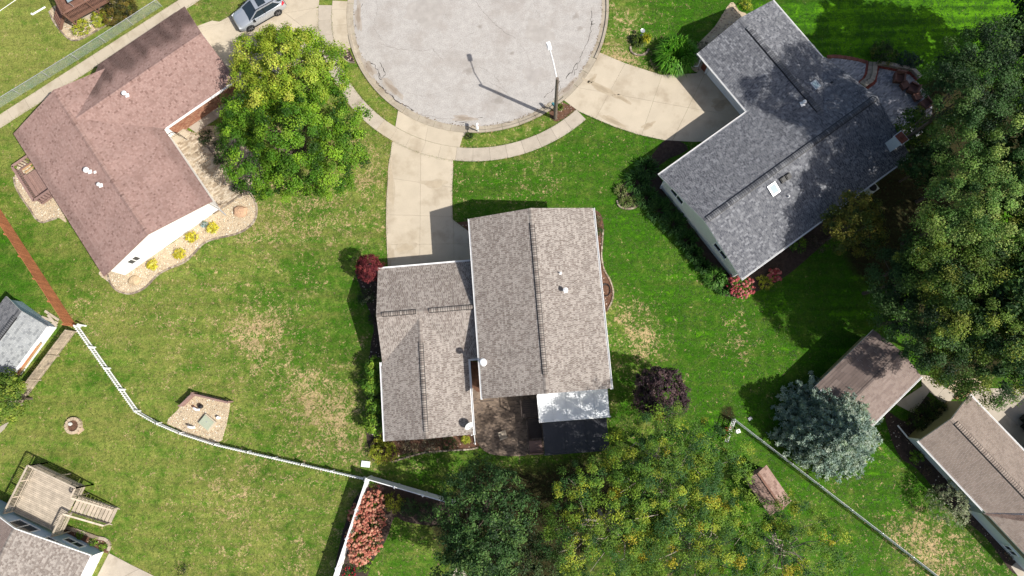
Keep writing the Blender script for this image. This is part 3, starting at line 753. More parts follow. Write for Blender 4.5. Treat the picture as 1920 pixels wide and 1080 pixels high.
def window(house, c, du, w, h, m='white', mull=1, out=.03, vert=False, horiz=False):
    """window on a wall at point c (centre), du = unit vector along the wall; sits proud of the wall"""
    c = np.array(c, float); du = np.array([du[0], du[1], 0.0]); nrm = np.array([du[1], -du[0], 0.0])
    t = .07; mb = MB(); up = np.array([0, 0, 1.0])
    def bar(c2, sx, sz, dpt):
        x, z, y = du*sx/2, up*sz/2, nrm*dpt/2
        mb.add([c2-x-y-z, c2+x-y-z, c2+x+y-z, c2-x+y-z, c2-x-y+z, c2+x-y+z, c2+x+y+z, c2-x+y+z], [[3,2,1,0],[4,5,6,7],[0,1,5,4],[1,2,6,5],[2,3,7,6],[3,0,4,7]])
    cc = c + nrm*.03
    bar(cc + up*(h/2-t/2), w, t, .1); bar(cc - up*(h/2-t/2), w+.06, t, .13)
    for k in range(mull+1):
        bar(cc + du*(-w/2 + t/2 + k*(w-t)/mull), t, h-2*t-.004, .1)
    f = mb.build('window', M[m], house)
    for k in range(mull):
        mb = MB(); pc = c + nrm*.035 + du*(-w/2 + (k+.5)*w/mull)
        bar(pc, w/mull-1.3*t, h-2*t-.004, .02); mb.build('pane', M['glass'], f)
    return f
def downspout(house, pts, r=.045, m='white'):
    return MB().tube(pts, r, 6).build('downspout', M[m], house)
def vent_pipe(house, base, h, r, cap=True, m='white', flange=.3):
    base = np.array(base, float); mb = MB()
    mb.box((base[0], base[1], base[2]+.03), (flange, flange, .03), .3)
    mb.lathe([(r, -.1), (r, h)], base, 8)
    if cap: mb.lathe([(r*.9, h), (r*1.9, h+.03), (r*1.9, h+.13), (r*.5, h+.2)], base, 10)
    return mb.build('roof_vent', M[m], house)

TAN = dict(pal=[S(204,194,184,2.0), S(180,169,160,2.0), S(164,152,143,2.0)], w=[.36,.4,.24], tab=[.13,.16,.2], expo=.14, cap=.9)
RED = dict(pal=[S(198,166,156,1.9), S(190,157,147,1.9), S(182,149,139,1.9), S(164,132,123,1.95)], w=[.36,.36,.235,.045], tab=[.13,.15,.18], expo=.15, cap=.94, baffle=0)
GREY = dict(pal=[S(172,174,179,2.0), S(148,150,155,2.0), S(134,136,142,2.0), S(118,120,127,2.0)], w=[.17,.33,.32,.18], tab=[.13,.17,.21], expo=.15, cap=.85)
BRN = dict(pal=[S(170,153,144,1.8), S(163,146,137,1.8), S(155,138,130,1.8)], w=[.35,.4,.25], tab=[.2,.28,.34], expo=.15, cap=.9)
BRG = dict(pal=[S(182,167,155,1.9), S(173,158,146,1.9), S(164,149,138,1.9)], w=[.35,.4,.25], tab=[.18,.22,.28], expo=.16, cap=1.2)
LGT = dict(pal=[S(196,200,200,2.0), S(186,190,191,2.0), S(166,170,172,2.0)], w=[.4,.4,.2], tab=[.25,.32], expo=.17, cap=.85)
PNK = dict(pal=[S(200,170,156,1.8), S(186,156,142,1.8), S(166,136,124,1.8)], w=[.4,.4,.2], tab=[.28,.34], expo=.2, cap=.9)

# ---------------------------------------------------------------- middle house
FM = Frame((-.125, 6.892), 4.9)
mid = thing('house', 'two part house with speckled tan grey roofs at the end of the straight middle driveway', 'house', (*FM.w(0, 0), 0))
ze, hu, hv, rs = 4.25, 4.73, 6.84, 1.47
gable_wall(mid, FM, -4.3, 4.3, -6.55, 6.55, ze-.16, 1.33, 'v', 'siding_white')
roof_slope(mid, [FM(-hu, hv, ze), FM(-hu, -hv, ze), FM(0, -hv, ze+rs), FM(0, hv, ze+rs)], TAN)
roof_slope(mid, [FM(hu, -hv, ze), FM(hu, hv, ze), FM(0, hv, ze+rs), FM(0, -hv, ze+rs)], TAN)
ridge_line(mid, FM(0, hv, ze+rs), FM(0, -hv, ze+rs), TAN, vent=(.085, .9), slope=.31)
gutter(mid, FM(-hu-.05, hv, ze-.05), FM(-hu-.05, -hv-.05, ze-.05)); gutter(mid, FM(hu+.05, hv, ze-.05), FM(hu+.05, -hv-.05, ze-.05), w=.17)
vent_pipe(mid, FM(1.78, 1.84, ze+rs-.31*1.78), .3, .05, cap=False, flange=.2)
vent_pipe(mid, FM(2.02, .5, ze+rs-.31*2.02), .45, .1)
# wing
ew = 2.62; gh, gr = 3.8, 1.36; gc = .05; rw0, rw1, rv = -12.45, -5.75, -9.42
rr = 3.35*gr/gh
gable_wall(mid, FM, rw0+.4, rw1-.4, rv+.3, 0, ew-.15, rr-.15, 'v', 'siding_white')
gable_wall(mid, FM, -12.05, -4.31, gc-gh+.4, gc+gh-.5, ew-.15, gr-.12, 'u', 'siding_white')
roof_slope(mid, [FM(-4.33, gc+gh, ew), FM(-12.35, gc+gh, ew), FM(-12.35, gc, ew+gr), FM(-4.33, gc, ew+gr)], TAN)
roof_slope(mid, [FM(-12.35, gc-gh, ew), FM(-4.33, gc-gh, ew), FM(-4.33, gc, ew+gr), FM(-12.35, gc, ew+gr)], TAN)
um = (rw0+rw1)/2; vt = gc-gh+rr/(gr/gh)
roof_slope(mid, [FM(rw0, gc-gh-.02, ew), FM(rw0, rv, ew), FM(um, rv, ew+rr), FM(um, vt, ew+rr)], TAN)
roof_slope(mid, [FM(rw1, rv, ew), FM(rw1, gc-gh-.02, ew), FM(um, vt, ew+rr), FM(um, rv, ew+rr)], TAN)
ridge_line(mid, FM(-12.3, gc, ew+gr), FM(-4.4, gc, ew+gr), TAN, slope=.35, vent=None)
for a, b in ((-11.9, -9.3), (-8.3, -4.75)): ridge_line(mid, FM(a, gc, ew+gr+.03), FM(b, gc, ew+gr+.03), TAN, slope=.35, vent=(0, 1))
ridge_line(mid, FM(um, vt-.1, ew+rr), FM(um, rv, ew+rr), TAN, slope=.35, vent=(.2, .94))
gutter(mid, FM(-12.4, gc+gh+.06, ew-.05), FM(-4.8, gc+gh+.06, ew-.05)); gutter(mid, FM(rw0-.06, gc-gh+.3, ew-.05), FM(rw0-.06, rv, ew-.05))
gutter(mid, FM(rw1+.06, gc-gh+.1, ew-.05), FM(rw1+.06, rv-.05, ew-.05), w=.16); gutter(mid, FM(rw1+.14, gc-gh-.06, ew-.05), FM(-4.4, gc-gh-.06, ew-.05))
gd = MB(); 
for k in range(4): gd.beam(FM(-11.3, gc+gh-.47, .3+k*.54), FM(-6.3, gc+gh-.47, .3+k*.54), .05, .5)
gd.build('garage_door', M['white'], mid)
# flue with round cap that rises beside the eave
fl = MB(); q = FM(-4.42, -4.2, 0); fl.tube([(*q[:2], 4.1), (*q[:2], 5.15)], .11, 10); fl.lathe([(.1, 0), (.25, .03), (.27, .16), (.2, .26), (.05, .3)], (*q[:2], 5.1), 14)
fl.lathe([(.3, -.05), (.14, .1)], (*q[:2], 4.42), 10)
fl.build('flue', M['white_metal'], mid)
downspout(mid, [FM(-5.9, -9.5, 2.5), FM(-5.95, -9.2, 2.2), FM(-5.95, -9.1, .15), FM(-5.9, -10.35, .08)])
for vv_ in (-5.3, -1, 3): window(mid, FM(4.3, vv_, 2.9), FM.v, 1.4, 1.1, mull=2)
window(mid, FM(-2, -6.55, 2.9), FM.u, 1.6, 1.2, mull=2)

# porch roofs at the back of the middle house, with the stair beside them
por = thing('porch_canopy', 'white metal canopy roof against the back wall of the middle house', 'canopy', (*FM.w(2, -7.8), 0))
def panel_roof(root, u0, u1, v0, v1, zh, zl, m, n, post=True, rib=.05):
    for k in range(n):
        a, b = u0+(u1-u0)*k/n+.008, u0+(u1-u0)*(k+1)/n-.008
        mb = MB(); P_ = [FM(a, v1, zh), FM(b, v1, zh), FM(b, v0, zl), FM(a, v0, zl)]
        mb.add([p for p in P_]+[p-np.array([0, 0, .05]) for p in P_], [[3,2,1,0],[4,5,6,7],[0,1,5,4],[1,2,6,5],[2,3,7,6],[3,0,4,7]])
        mb.beam(FM(a, v1, zh+.02), FM(a, v0, zl+.02), .03, rib); mb.build('roof_panel', M[m], root)
    for (u, v) in ((u0+.1, v0+.1), (u1-.1, v0+.1)) if post else ():
        MB().beam(FM(u, v, 0), FM(u, v, zl-.08), .1, .1, up=(1, 0, 0)).build('post', M['white' if m == 'white_metal' else 'black'], root)
panel_roof(por, -.68, 4.58, -8.85, -6.6, 3.15, 2.8, 'white_metal', 5)
mb = MB(); mb.beam(FM(-.72, -8.9, 2.77), FM(4.66, -8.9, 2.77), .1, .14); mb.beam(FM(-.7, -6.9, 3.08), FM(-.7, -8.85, 2.78), .06, .14); mb.build('front_edge_trim', M['white'], por)
blk = thing('patio_canopy', 'flat black canopy roof beyond the white one behind the middle house', 'canopy', (*FM.w(2, -10), 0))
panel_roof(blk, -.5, 4.36, -11.35, -8.98, 2.42, 2.32, 'dark_metal', 3, rib=.02)
mb = MB(); mb.beam(FM(-.55, -11.38, 2.28), FM(4.4, -11.38, 2.28), .05, .12); mb.build('front_edge_trim', M['dark_metal'], blk)
st = thing('stair_deck', 'dark brown stair and landing between the brick patio and the canopies', 'stairs', (*FM.w(-1.2, -9), 0))
for k in range(9):
    MB().beam(FM(-1.95, -7.25-.15*k, 1.25), FM(-.55, -7.25-.15*k, 1.25), .14, .04).build('landing_board', M['wood_dark'], st)
for k in range(6):
    MB().beam(FM(-1.62, -8.78-.26*k, 1.02-.19*k), FM(-.62, -8.78-.26*k, 1.02-.19*k), .25, .05).build('tread', M['wood_dark'], st)
for u in (-1.68, -.56): MB().beam(FM(u, -8.6, .95), FM(u, -10.35, -.02), .05, .26).build('stringer', M['wood_dark'], st)
for u, v0_, v1_, z_ in ((-2.0, -7.2, -8.6, 2.1), (-1.7, -8.62, -11.4, 1.1)): MB().beam(FM(u, v0_, z_), FM(u, v1_, z_ if v1_ > -9 else .95), .07, .05).build('handrail', M['wood_dark'], st)
for u, v, z_ in ((-2.0, -7.25, 2.1), (-2.0, -8.55, 2.1), (-1.7, -11.35, 1.0)): MB().beam(FM(u, v, 0), FM(u, v, z_), .09, .09, up=(1, 0, 0)).build('post', M['wood_dark'], st)
mb = MB(); mb.beam(FM(-1.7, -11.36, .5), FM(-.6, -11.36, .5), .06, .9, col=(1, 1, 1)); mb.build('end_panel', M['wood_pink'], st)
mb = MB(); mb.box(FM(-1.15, -10.85, .1), (1.0, .9, .2), FM.t); mb.build('bottom_step', M['wood_pink'], st)
# satellite dish
dish = thing('satellite_dish', 'grey satellite dish on the roof edge of the middle house wing', 'satellite dish', FM(-6.0, -8.75, 2.75))
mb = MB(); c_ = FM(-5.98, -8.7, 3.35); aim = np.array([.62, -.62, .5]); aim /= np.linalg.norm(aim); e1 = np.cross(aim, [0, 0, 1]); e1 /= np.linalg.norm(e1); e2 = np.cross(e1, aim)
v = [c_]; f = []
for ri, (rr_, dz) in enumerate(((.14, .01), (.27, .04), (.36, .085))):
    for k in range(18):
        w_ = 2*math.pi*k/18; v.append(c_ + e1*rr_*math.cos(w_) + e2*rr_*1.08*math.sin(w_) + aim*dz)
f += [[0, 1+k, 1+(k+1) % 18] for k in range(18)]
for ri in range(2): f += [[1+ri*18+k, 1+(ri+1)*18+k, 1+(ri+1)*18+(k+1) % 18, 1+ri*18+(k+1) % 18] for k in range(18)]
mb.add(v, f); mb.add([np.array(p)-aim*.012 for p in v], [q[::-1] for q in f]); mb.build('reflector', M['siding_pale'], dish, smooth=True)
MB().tube([c_-e2*.3, c_-e2*.34+aim*.2, c_+aim*.42-e2*.12], .018, 5).build('feed_arm', M['steel'], dish)
MB().lathe([(.04, 0), (.05, .06), (.03, .12)], c_+aim*.42-e2*.16, 8).build('receiver', M['black'], dish)
MB().tube([FM(-6.0, -8.75, 2.6), FM(-6.0, -8.75, 3.2), c_-aim*.05], .025, 6).build('mast', M['steel'], dish)

# ---------------------------------------------------------------- red roofed house
FR = Frame((-35.133, 18.230), 36.5)
red = thing('house', 'house with dusty rose shingle roof and white gable in the upper left', 'house', (*FR.w(0, 0), 0))
ze, hu, hv, rs = 2.62, 5.2, 7.5, 1.5
gable_wall(red, FR, -4.8, 4.8, -7.1, 7.1, ze-.15, 1.3, 'v', 'siding_white')
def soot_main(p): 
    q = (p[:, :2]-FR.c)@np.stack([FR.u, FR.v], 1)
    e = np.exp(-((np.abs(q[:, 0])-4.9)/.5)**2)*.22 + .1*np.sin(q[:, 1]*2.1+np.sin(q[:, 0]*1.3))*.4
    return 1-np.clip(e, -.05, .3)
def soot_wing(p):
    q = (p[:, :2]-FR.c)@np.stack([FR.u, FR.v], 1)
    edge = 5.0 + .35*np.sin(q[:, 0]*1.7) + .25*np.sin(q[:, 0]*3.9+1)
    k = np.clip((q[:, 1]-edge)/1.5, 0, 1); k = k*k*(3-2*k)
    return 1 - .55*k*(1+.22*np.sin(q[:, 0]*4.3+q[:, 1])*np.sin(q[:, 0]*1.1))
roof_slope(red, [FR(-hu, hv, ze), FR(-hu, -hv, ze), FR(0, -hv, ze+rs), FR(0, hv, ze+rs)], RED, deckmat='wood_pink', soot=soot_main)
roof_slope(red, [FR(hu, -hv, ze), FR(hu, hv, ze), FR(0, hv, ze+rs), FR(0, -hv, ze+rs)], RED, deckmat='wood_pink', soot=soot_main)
ridge_line(red, FR(0, hv, ze+rs), FR(0, -hv, ze+rs), RED, slope=.29, vent=(.07, .93), w=.34)
wc, wh = 4.3, 4.1; wr = 1.45; tipu = hu-(wr/rs*hu)
gable_wall(red, FR, 4, 12.0, wc-wh+.55, wc+wh-.4, ze-.15, wr-.2, 'u', 'siding_white')
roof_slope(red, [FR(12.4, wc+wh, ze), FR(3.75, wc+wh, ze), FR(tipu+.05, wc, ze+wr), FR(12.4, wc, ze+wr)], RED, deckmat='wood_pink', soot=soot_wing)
roof_slope(red, [FR(hu+.02, wc-wh, ze), FR(12.4, wc-wh, ze), FR(12.4, wc, ze+wr), FR(tipu+.05, wc, ze+wr)], RED, deckmat='wood_pink')
ridge_line(red, FR(tipu+.1, wc, ze+wr), FR(12.4, wc, ze+wr), RED, slope=.34, vent=None, w=.3)
gutter(red, FR(5.35, wc-wh-.06, ze-.05), FR(12.4, wc-wh-.06, ze-.05), w=.26)
# brick wall under the wing eave: every brick is under three pixels, so they are joined
mb = MB(); bmrt = MB(); y0 = wc-wh+.54
bmrt.beam(FR(5.3, y0+.02, 1.2), FR(12.0, y0+.02, 1.2), .05, 2.4)
for r in range(31):
    u = 5.3 - (.12 if r % 2 else 0)
    while u < 11.9:
        mb.beam(FR(max(u, 5.3)+.006, y0-.02, .04+r*.076), FR(min(u+.214, 11.98), y0-.02, .04+r*.076), .06, .064, col=[S(196,140,112), S(180,122,98), S(205,155,125)][rng.integers(3)]*rng.uniform(.85, 1.1)); u += .228
bw = bmrt.build('mortar_bed', M['mortar'], red); mb.build('bricks', M['brick'], bw, kind='stuff')
for k, (u, w_) in enumerate(((-1.9, 0),)):
    window(red, FR(-3.0, -7.1, 1.35), FR.u, .95, .95, mull=2)
vent_pipe(red, FR(4.62, 3.5, 3.95), .4, .1)
vent_pipe(red, FR(-1.2, -.15, 3.85), .42, .12); vent_pipe(red, FR(-.85, -.5, 3.95), .12, .05, cap=False, flange=.2); vent_pipe(red, FR(-1.05, -1.7, 3.9), .25, .08)
mb = MB(); mb.tube([FR(5.0, -7.3, 2.5), FR(4.75, -7.2, 2.2), FR(4.75, -7.2, .2), FR(4.9, -7.9, .06)], .05, 6); mb.build('downspout', M['steel'], red)
mb = MB(); mb.beam(FR(4.95, -7.14, 1.2), FR(4.95, -6.0, 1.2), .3, 2.3); 
# garage door end
gd = MB()
for k in range(4): gd.beam(FR(12.03, wc-wh+1.3, .3+k*.54), FR(12.03, wc+wh-1.2, .3+k*.54), .05, .5)
gd.build('garage_door', M['white'], red)
# entrance steps and curved iron railing
stp = thing('entrance_steps', 'pale concrete entrance steps in the corner of the rose roofed house', 'steps', (*at(330, 248), 0))
for k, (pts) in enumerate([[(318,247),(340,235),(356,252),(330,270)], [(318,247),(340,235),(349,245),(325,260)]]):
    MB().prism(px(pts), k*.16, .16*(k+1)).build('step', M['concrete'], stp)
rl = thing('iron_railing', 'thin curved black iron railing over the pale entrance steps', 'railing', (*at(338, 262), 0))
cur = smooth_poly([at(322,263), at(333,256), at(344,257), at(352,263)], 6, closed=False)
for h_ in (.95, .12): MB().tube([(*p, h_) for p in cur], .022, 5).build('rail', M['black'], rl)
for p in cur[::2]: MB().tube([(*p, 0), (*p, .95)], .012, 4).build('baluster', M['black'], rl)
# side deck on the west
dk = thing('side_deck', 'small rose brown deck with railing on the far left wall of the rose roofed house', 'deck', (*FR.w(-6.7, 4.2), 0))
zD = .55; u0, u1, v0, v1 = -7.25, -5.6, 2.25, 6.0
for k in range(11):
    u = u0+.2+k*.135; MB().beam(FR(u, v0+.1, zD), FR(u, v1-.75, zD), .125, .04).build('deck_board', M['wood_pink'], dk)
for a, b in (((u0, v0), (u0, v1)), ((u0, v1), (u1, v1)), ((u0, v0), (u1, v0))):
    MB().beam(FR(*a, zD+.92), FR(*b, zD+.92), .2, .05).build('top_rail', M['wood_pink'], dk)
    MB().beam(FR(*a, zD-.06), FR(*b, zD-.06), .05, .2).build('rim_board', M['wood_pink'], dk)
    L_ = math.hypot(b[0]-a[0], b[1]-a[1]); n = int(L_/.24)
    for k in range(1, n):
        t = k/n; MB().beam(FR(a[0]+(b[0]-a[0])*t, a[1]+(b[1]-a[1])*t, zD-.1), FR(a[0]+(b[0]-a[0])*t, a[1]+(b[1]-a[1])*t, zD+.9), .1, .03, up=(FR.u[0], FR.u[1], 0)).build('baluster', M['wood_pink'], dk)
for k in range(3):
    MB().beam(FR(u0+.15, v1-.12-.2*k, zD-.02-.17*k), FR(u1-.3, v1-.12-.2*k, zD-.02-.17*k), .1, .04).build('tread', M['lumber'], dk)
MB().beam(FR(u0+.25, v0+.6, zD+.35), FR(u0+.25, v1-.9, zD+.35), .28, .05).build('bench_seat', M['wood_pink'], dk)

# ---------------------------------------------------------------- grey house
FG = Frame((19.047, 17.837), 36.0)
gry = thing('house', 'L shaped house with speckled slate grey roof, skylights and chimney in the upper right', 'house', (*FG.w(0, 0), 0))
ze, hu, hv, rs = 2.9, 8.29, 5.12, 1.64
gable_wall(gry, FG, -7.87, 7.9, -4.66, 4.66, ze-.15, 1.42, 'u', 'siding_grey')
roof_slope(gry, [FG(-hu, -hv, ze), FG(hu, -hv, ze), FG(hu, 0, ze+rs), FG(-hu, 0, ze+rs)], GREY)
roof_slope(gry, [FG(hu, hv, ze), FG(-hu, hv, ze), FG(-hu, 0, ze+rs), FG(hu, 0, ze+rs)], GREY)
ridge_line(gry, FG(-hu, 0, ze+rs), FG(hu, 0, ze+rs), GREY, slope=.32, vent=(.015, .985), w=.4)
wc, wh, wv = 4.3, 3.8, 11.42; wr = 1.24; tipv = hv-(wr/rs)*hv
gable_wall(gry, FG, wc-wh+.85, wc+wh-.4, 4, wv-.4, ze-.15, wr-.25, 'v', 'siding_grey')
roof_slope(gry, [FG(wc-wh, wv, ze), FG(wc-wh, hv-.02, ze), FG(wc, tipv+.03, ze+wr), FG(wc, wv, ze+wr)], GREY)
roof_slope(gry, [FG(wc+wh, hv-.02, ze), FG(wc+wh, wv, ze), FG(wc, wv, ze+wr), FG(wc, tipv+.03, ze+wr)], GREY)
ridge_line(gry, FG(wc, wv, ze+wr), FG(wc, tipv+.2, ze+wr), GREY, slope=.33, vent=(.1, .97), w=.38)
gutter(gry, FG(-hu, -hv-.06, ze-.06), FG(hu, -hv-.06, ze-.06), w=.1); gutter(gry, FG(-hu, hv+.06, ze-.06), FG(wc-wh-.02, hv+.06, ze-.06), w=.12)
gutter(gry, FG(wc-wh-.06, hv+.1, ze-.06), FG(wc-wh-.06, wv, ze-.06), w=.1); gutter(gry, FG(wc+wh+.06, hv, ze-.06), FG(wc+wh+.06, wv, ze-.06), w=.08)
for v in (3.05, -2.45): window(gry, FG(-7.87, v, 2.05), -FG.v, 1.55, .85, mull=2)
trim_strip(gry, FG(-7.89, 4.62, 1.35), FG(-7.89, 4.62-.001, 1.36), .1, .1)
mb = MB()
for u, v in ((-7.88, 4.64), (-7.88, -4.64)): mb.beam(FG(u, v, 0), FG(u, v, ze-.2), .14, .14, up=(1, 0, 0))
mb.build('corner_trim', M['siding_pale'], gry)
gd = MB()
for k in range(4): gd.beam(FG(wc-wh+.83, 5.6, .28+k*.53), FG(wc-wh+.83, 10.25, .28+k*.53), .05, .5)
gd.build('garage_door', M['white'], gry)
mb = MB(); mb.beam(FG(wc-wh+.8, 5.45, 2.36), FG(wc-wh+.8, 10.4, 2.36), .1, .18); mb.beam(FG(wc-wh+.8, 10.42, 0), FG(wc-wh+.8, 10.42, 2.45), .14, .14, up=(1, 0, 0)); mb.build('door_frame', M['white'], gry)
mort = MB(); mort.beam(FG(wc-wh+.86, 10.5, 1.15), FG(wc-wh+.86, 11.0, 1.15), .1, 2.3); mort = mort.build('mortar_bed', M['mortar'], gry)
mb = MB()
for r in range(30):
    for k in range(3):
        a = 10.5+(.11 if r % 2 else 0)+k*.19
        if a < 10.98: mb.beam(FG(wc-wh+.8, a, .05+r*.076), FG(wc-wh+.8, min(a+.18, 11.02), .05+r*.076), .06, .064, col=S(160,95,68)*rng.uniform(.8, 1.15))
mb.build('bricks', M['brick'], mort, kind='stuff')
downspout(gry, [FG(wc-wh-.1, wv-.1, 2.75), FG(wc-wh+.1, wv+.1, 2.4), FG(wc-wh+.6, wv-.1, 2.1), FG(wc-wh+.6, wv-.2, .2), FG(wc-wh-.0, wv+.3, .08)], .05)
def skylight(c, au, w, l, sl, sgn):
    fr = MB(); n_ = Vector((0, 0, 1)); rot = Matrix.Rotation(sgn*math.atan(sl), 4, 'X')
    for (x, y, sx, sy) in ((0, l/2, w+.1, .09), (0, -l/2, w+.1, .09), (w/2, 0, .09, l-.095), (-w/2, 0, .09, l-.095)):
        off = np.array(rot.to_3x3()) @ np.array([x, y, .06]); cs, sn = math.cos(au), math.sin(au)
        fr.box((c[0]+off[0]*cs-off[1]*sn, c[1]+off[0]*sn+off[1]*cs, c[2]+off[2]), (sx, sy, .16), au, tilt=rot)
    fo = fr.build('skylight', M['steel'], gry)
    off = np.array(rot.to_3x3()) @ np.array([0, 0, .1]); cs, sn = math.cos(au), math.sin(au)
    MB().box((c[0]+off[0]*cs-off[1]*sn, c[1]+off[0]*sn+off[1]*cs, c[2]+off[2]), (w-.1, l-.1, .03), au, tilt=rot).build('pane', M['skyglass'], fo)
skylight(FG(-2.48, -1.05, ze+rs-.32*1.05), FG.t, .62, .78, .32, 1)
skylight(FG(5.6, 3.6, ze+wr-.326*1.3+.02), FG.t+math.pi/2, .6, .6, .326, 1)
vent_pipe(gry, FG(3.75, 2.95, ze+wr-.326*.55), .35, .08, flange=.38)
vent_pipe(gry, FG(-1.8, -2.2, ze+rs-.32*2.2), .3, .05, cap=False, flange=.12); vent_pipe(gry, FG(6.9, 3.0, ze+.32*2.0), .15, .05, cap=False, m='black', flange=.2)
for u, v in ((-1.0, -.95), (-1.5, -.92)):
    mb = MB(); c_ = FG(u, v, ze+rs-.32*abs(v)+.1); mb.box(c_, (.42, .42, .16), FG.t, tilt=Matrix.Rotation(math.atan(.32), 4, 'X')); mb.box(c_+np.array([0, 0, .1]), (.3, .3, .08), FG.t, tilt=Matrix.Rotation(math.atan(.32), 4, 'X')); mb.build('roof_vent', M['black'], gry)
chm = MB(); c_ = FG(7.3, -3.6, 0)
chm.box((*c_[:2], 3.8), (.62, .8, 2.2), FG.t); chm.box((*c_[:2], 4.93), (.74, .92, .1), FG.t); 
ch = chm.build('chimney', M['siding_pale'], gry)
mb = MB(); mb.box((*(FG(7.3, -3.6, 0)[:2]), 5.02), (.6, .8, .06), FG.t, col=S(165,100,82)); mb.lathe([(.13, 0), (.13, .16)], (*FG(7.3, -3.6, 0)[:2], 5.04), 8, col=S(140,85,70)); mb.build('chimney_cap', M['brick'], ch)

# ---------------------------------------------------------------- brown shed
FS = Frame((24.627, 1.083), 43.0)
shd = thing('shed', 'brown roofed garden shed half hidden behind the blue spruce', 'shed', (*FS.w(0, 0), 0))
gable_wall(shd, FS, -3.0, 3.0, -2.1, 2.1, 1.9, .62, 'u', 'siding_tan')
hu, hv, ze, rs = 3.27, 2.4, 2.0, .75
roof_slope(shd, [FS(-hu, -hv, ze), FS(hu, -hv, ze), FS(hu, 0, ze+rs), FS(-hu, 0, ze+rs)], BRN)
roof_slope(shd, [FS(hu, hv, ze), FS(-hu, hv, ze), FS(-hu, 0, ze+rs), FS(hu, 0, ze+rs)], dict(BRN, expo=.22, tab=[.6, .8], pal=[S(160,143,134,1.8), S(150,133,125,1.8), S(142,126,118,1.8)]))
ridge_line(shd, FS(-hu, 0, ze+rs), FS(hu, 0, ze+rs), BRN, slope=.3)
gutter(shd, FS(-hu, -hv-.06, ze-.05), FS(hu, -hv-.06, ze-.05), w=.1)

# ---------------------------------------------------------------- house at the lower right
FB = Frame((27.75, -3.2), -49.3)
brh = thing('house', 'house with taupe shingle roof and pale walls in the lower right corner', 'house', (*FB.w(6, 2.5), 0))
ze, rs, wv = 2.6, .95, 5.2; ul = 13.5
gable_wall(brh, FB, .25, ul-.3, .45, wv-.45, ze-.15, rs-.16, 'u', 'siding_pale')
mb = MB(); mb.add([FB(.24, .44, 0), FB(.24, wv-.44, 0), FB(.24, wv-.44, ze-.2), FB(.24, wv/2, ze+.62), FB(.24, .44, ze-.2)], [[4,3,2,1,0]]); mb.build('gable_siding', M['siding_tan'], brh)
roof_slope(brh, [FB(0, 0, ze), FB(ul, 0, ze), FB(ul, wv/2, ze+rs), FB(0, wv/2, ze+rs)], BRG)
roof_slope(brh, [FB(ul, wv, ze), FB(0, wv, ze), FB(0, wv/2, ze+rs), FB(ul, wv/2, ze+rs)], BRG)
ridge_line(brh, FB(0, wv/2, ze+rs), FB(ul, wv/2, ze+rs), BRG, slope=.36, w=.36, vent=(.03, .95))
gutter(brh, FB(-.05, -.06, ze-.05), FB(6.35, -.06, ze-.05), w=.1); gutter(brh, FB(0, wv+.06, ze-.05), FB(ul, wv+.06, ze-.05), w=.08)
downspout(brh, [FB(.05, .2, 2.4), FB(.2, .4, .3), FB(-.9, .55, .1)], .06)
# garage wing beyond the picture edge: its shadow lies on the drive
gable_wall(brh, FB, 6.35, 12.0, wv-.5, 12.2, 2.4, .8, 'v', 'siding_pale', name='wing_wall')
roof_slope(brh, [FB(6.0, 12.5, 2.5), FB(6.0, wv-.6, 2.5), FB(9.2, wv-.6, 3.5), FB(9.2, 12.5, 3.5)], BRG)
roof_slope(brh, [FB(12.4, wv-.6, 2.5), FB(12.4, 12.5, 2.5), FB(9.2, 12.5, 3.5), FB(9.2, wv-.6, 3.5)], BRG)
# cross gable and bay beyond the gutter end
mb = MB(); mb.prism([FB(6.9, .46, 0)[:2], FB(6.9, .05, 0)[:2], FB(12.8, .05, 0)[:2], FB(12.8, .46, 0)[:2]], 0, 1.95); mb.build('bay_wall', M['siding_pale'], brh)
mb = MB(); P_ = [FB(6.8, .5, 2.12), FB(6.8, -.02, 1.97), FB(12.9, -.02, 1.97), FB(12.9, .5, 2.12)]; mb.add(P_+[p-np.array([0, 0, .08]) for p in P_], [[0,1,2,3],[7,6,5,4],[4,5,1,0],[5,6,2,1],[6,7,3,2],[7,4,0,3]]); mb.build('bay_roof', M['siding_tan'], brh)
roof_slope(brh, [FB(6.5, -.15, ze-.02), FB(9.3, .9, ze-.02), FB(9.3, 2.5, ze+1.0), FB(8.6, 2.5, ze+1.0)], dict(BRG, pal=[S(150,128,118,2.0), S(135,115,106,2.0), S(118,102,95,2.0)]))
window(brh, FB(10.4, .05, 1.0), FB.u, 1.0, .8, mull=2)

# ---------------------------------------------------------------- blue house, lower left
FL = Frame((-38.75, -9.95), -23.2)
blu = thing('house', 'pale blue sided house with speckled roof in the lower left corner', 'house', (*FL.w(0, -4), 0))
ze, rs, hu = 2.5, 1.5, 5.45
gable_wall(blu, FL, -5.0, 5.0, -9.5, -.55, ze-.15, 1.32, 'v', 'siding_blue')
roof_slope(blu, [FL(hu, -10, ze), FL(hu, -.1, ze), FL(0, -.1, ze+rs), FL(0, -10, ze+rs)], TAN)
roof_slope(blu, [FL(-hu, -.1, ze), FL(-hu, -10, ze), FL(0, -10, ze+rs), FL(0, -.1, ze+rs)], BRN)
ridge_line(blu, FL(0, -.1, ze+rs), FL(0, -10, ze+rs), TAN, slope=.28)
gutter(blu, FL(hu+.06, -.1, ze-.05), FL(hu+.06, -10, ze-.05), w=.1)
mb = MB(); mb.add([FL(5.01, -.55, 0), FL(5.01, -9.5, 0), FL(5.01, -9.5, ze-.2), FL(5.01, -.55, ze-.2)], [[3,2,1,0]]); mb.build('side_siding', M['siding_white'], blu)
trim_strip(blu, FL(-hu, -.06, ze-.05), FL(0, -.06, ze+rs-.05)); trim_strip(blu, FL(hu, -.06, ze-.05), FL(0, -.06, ze+rs-.05))
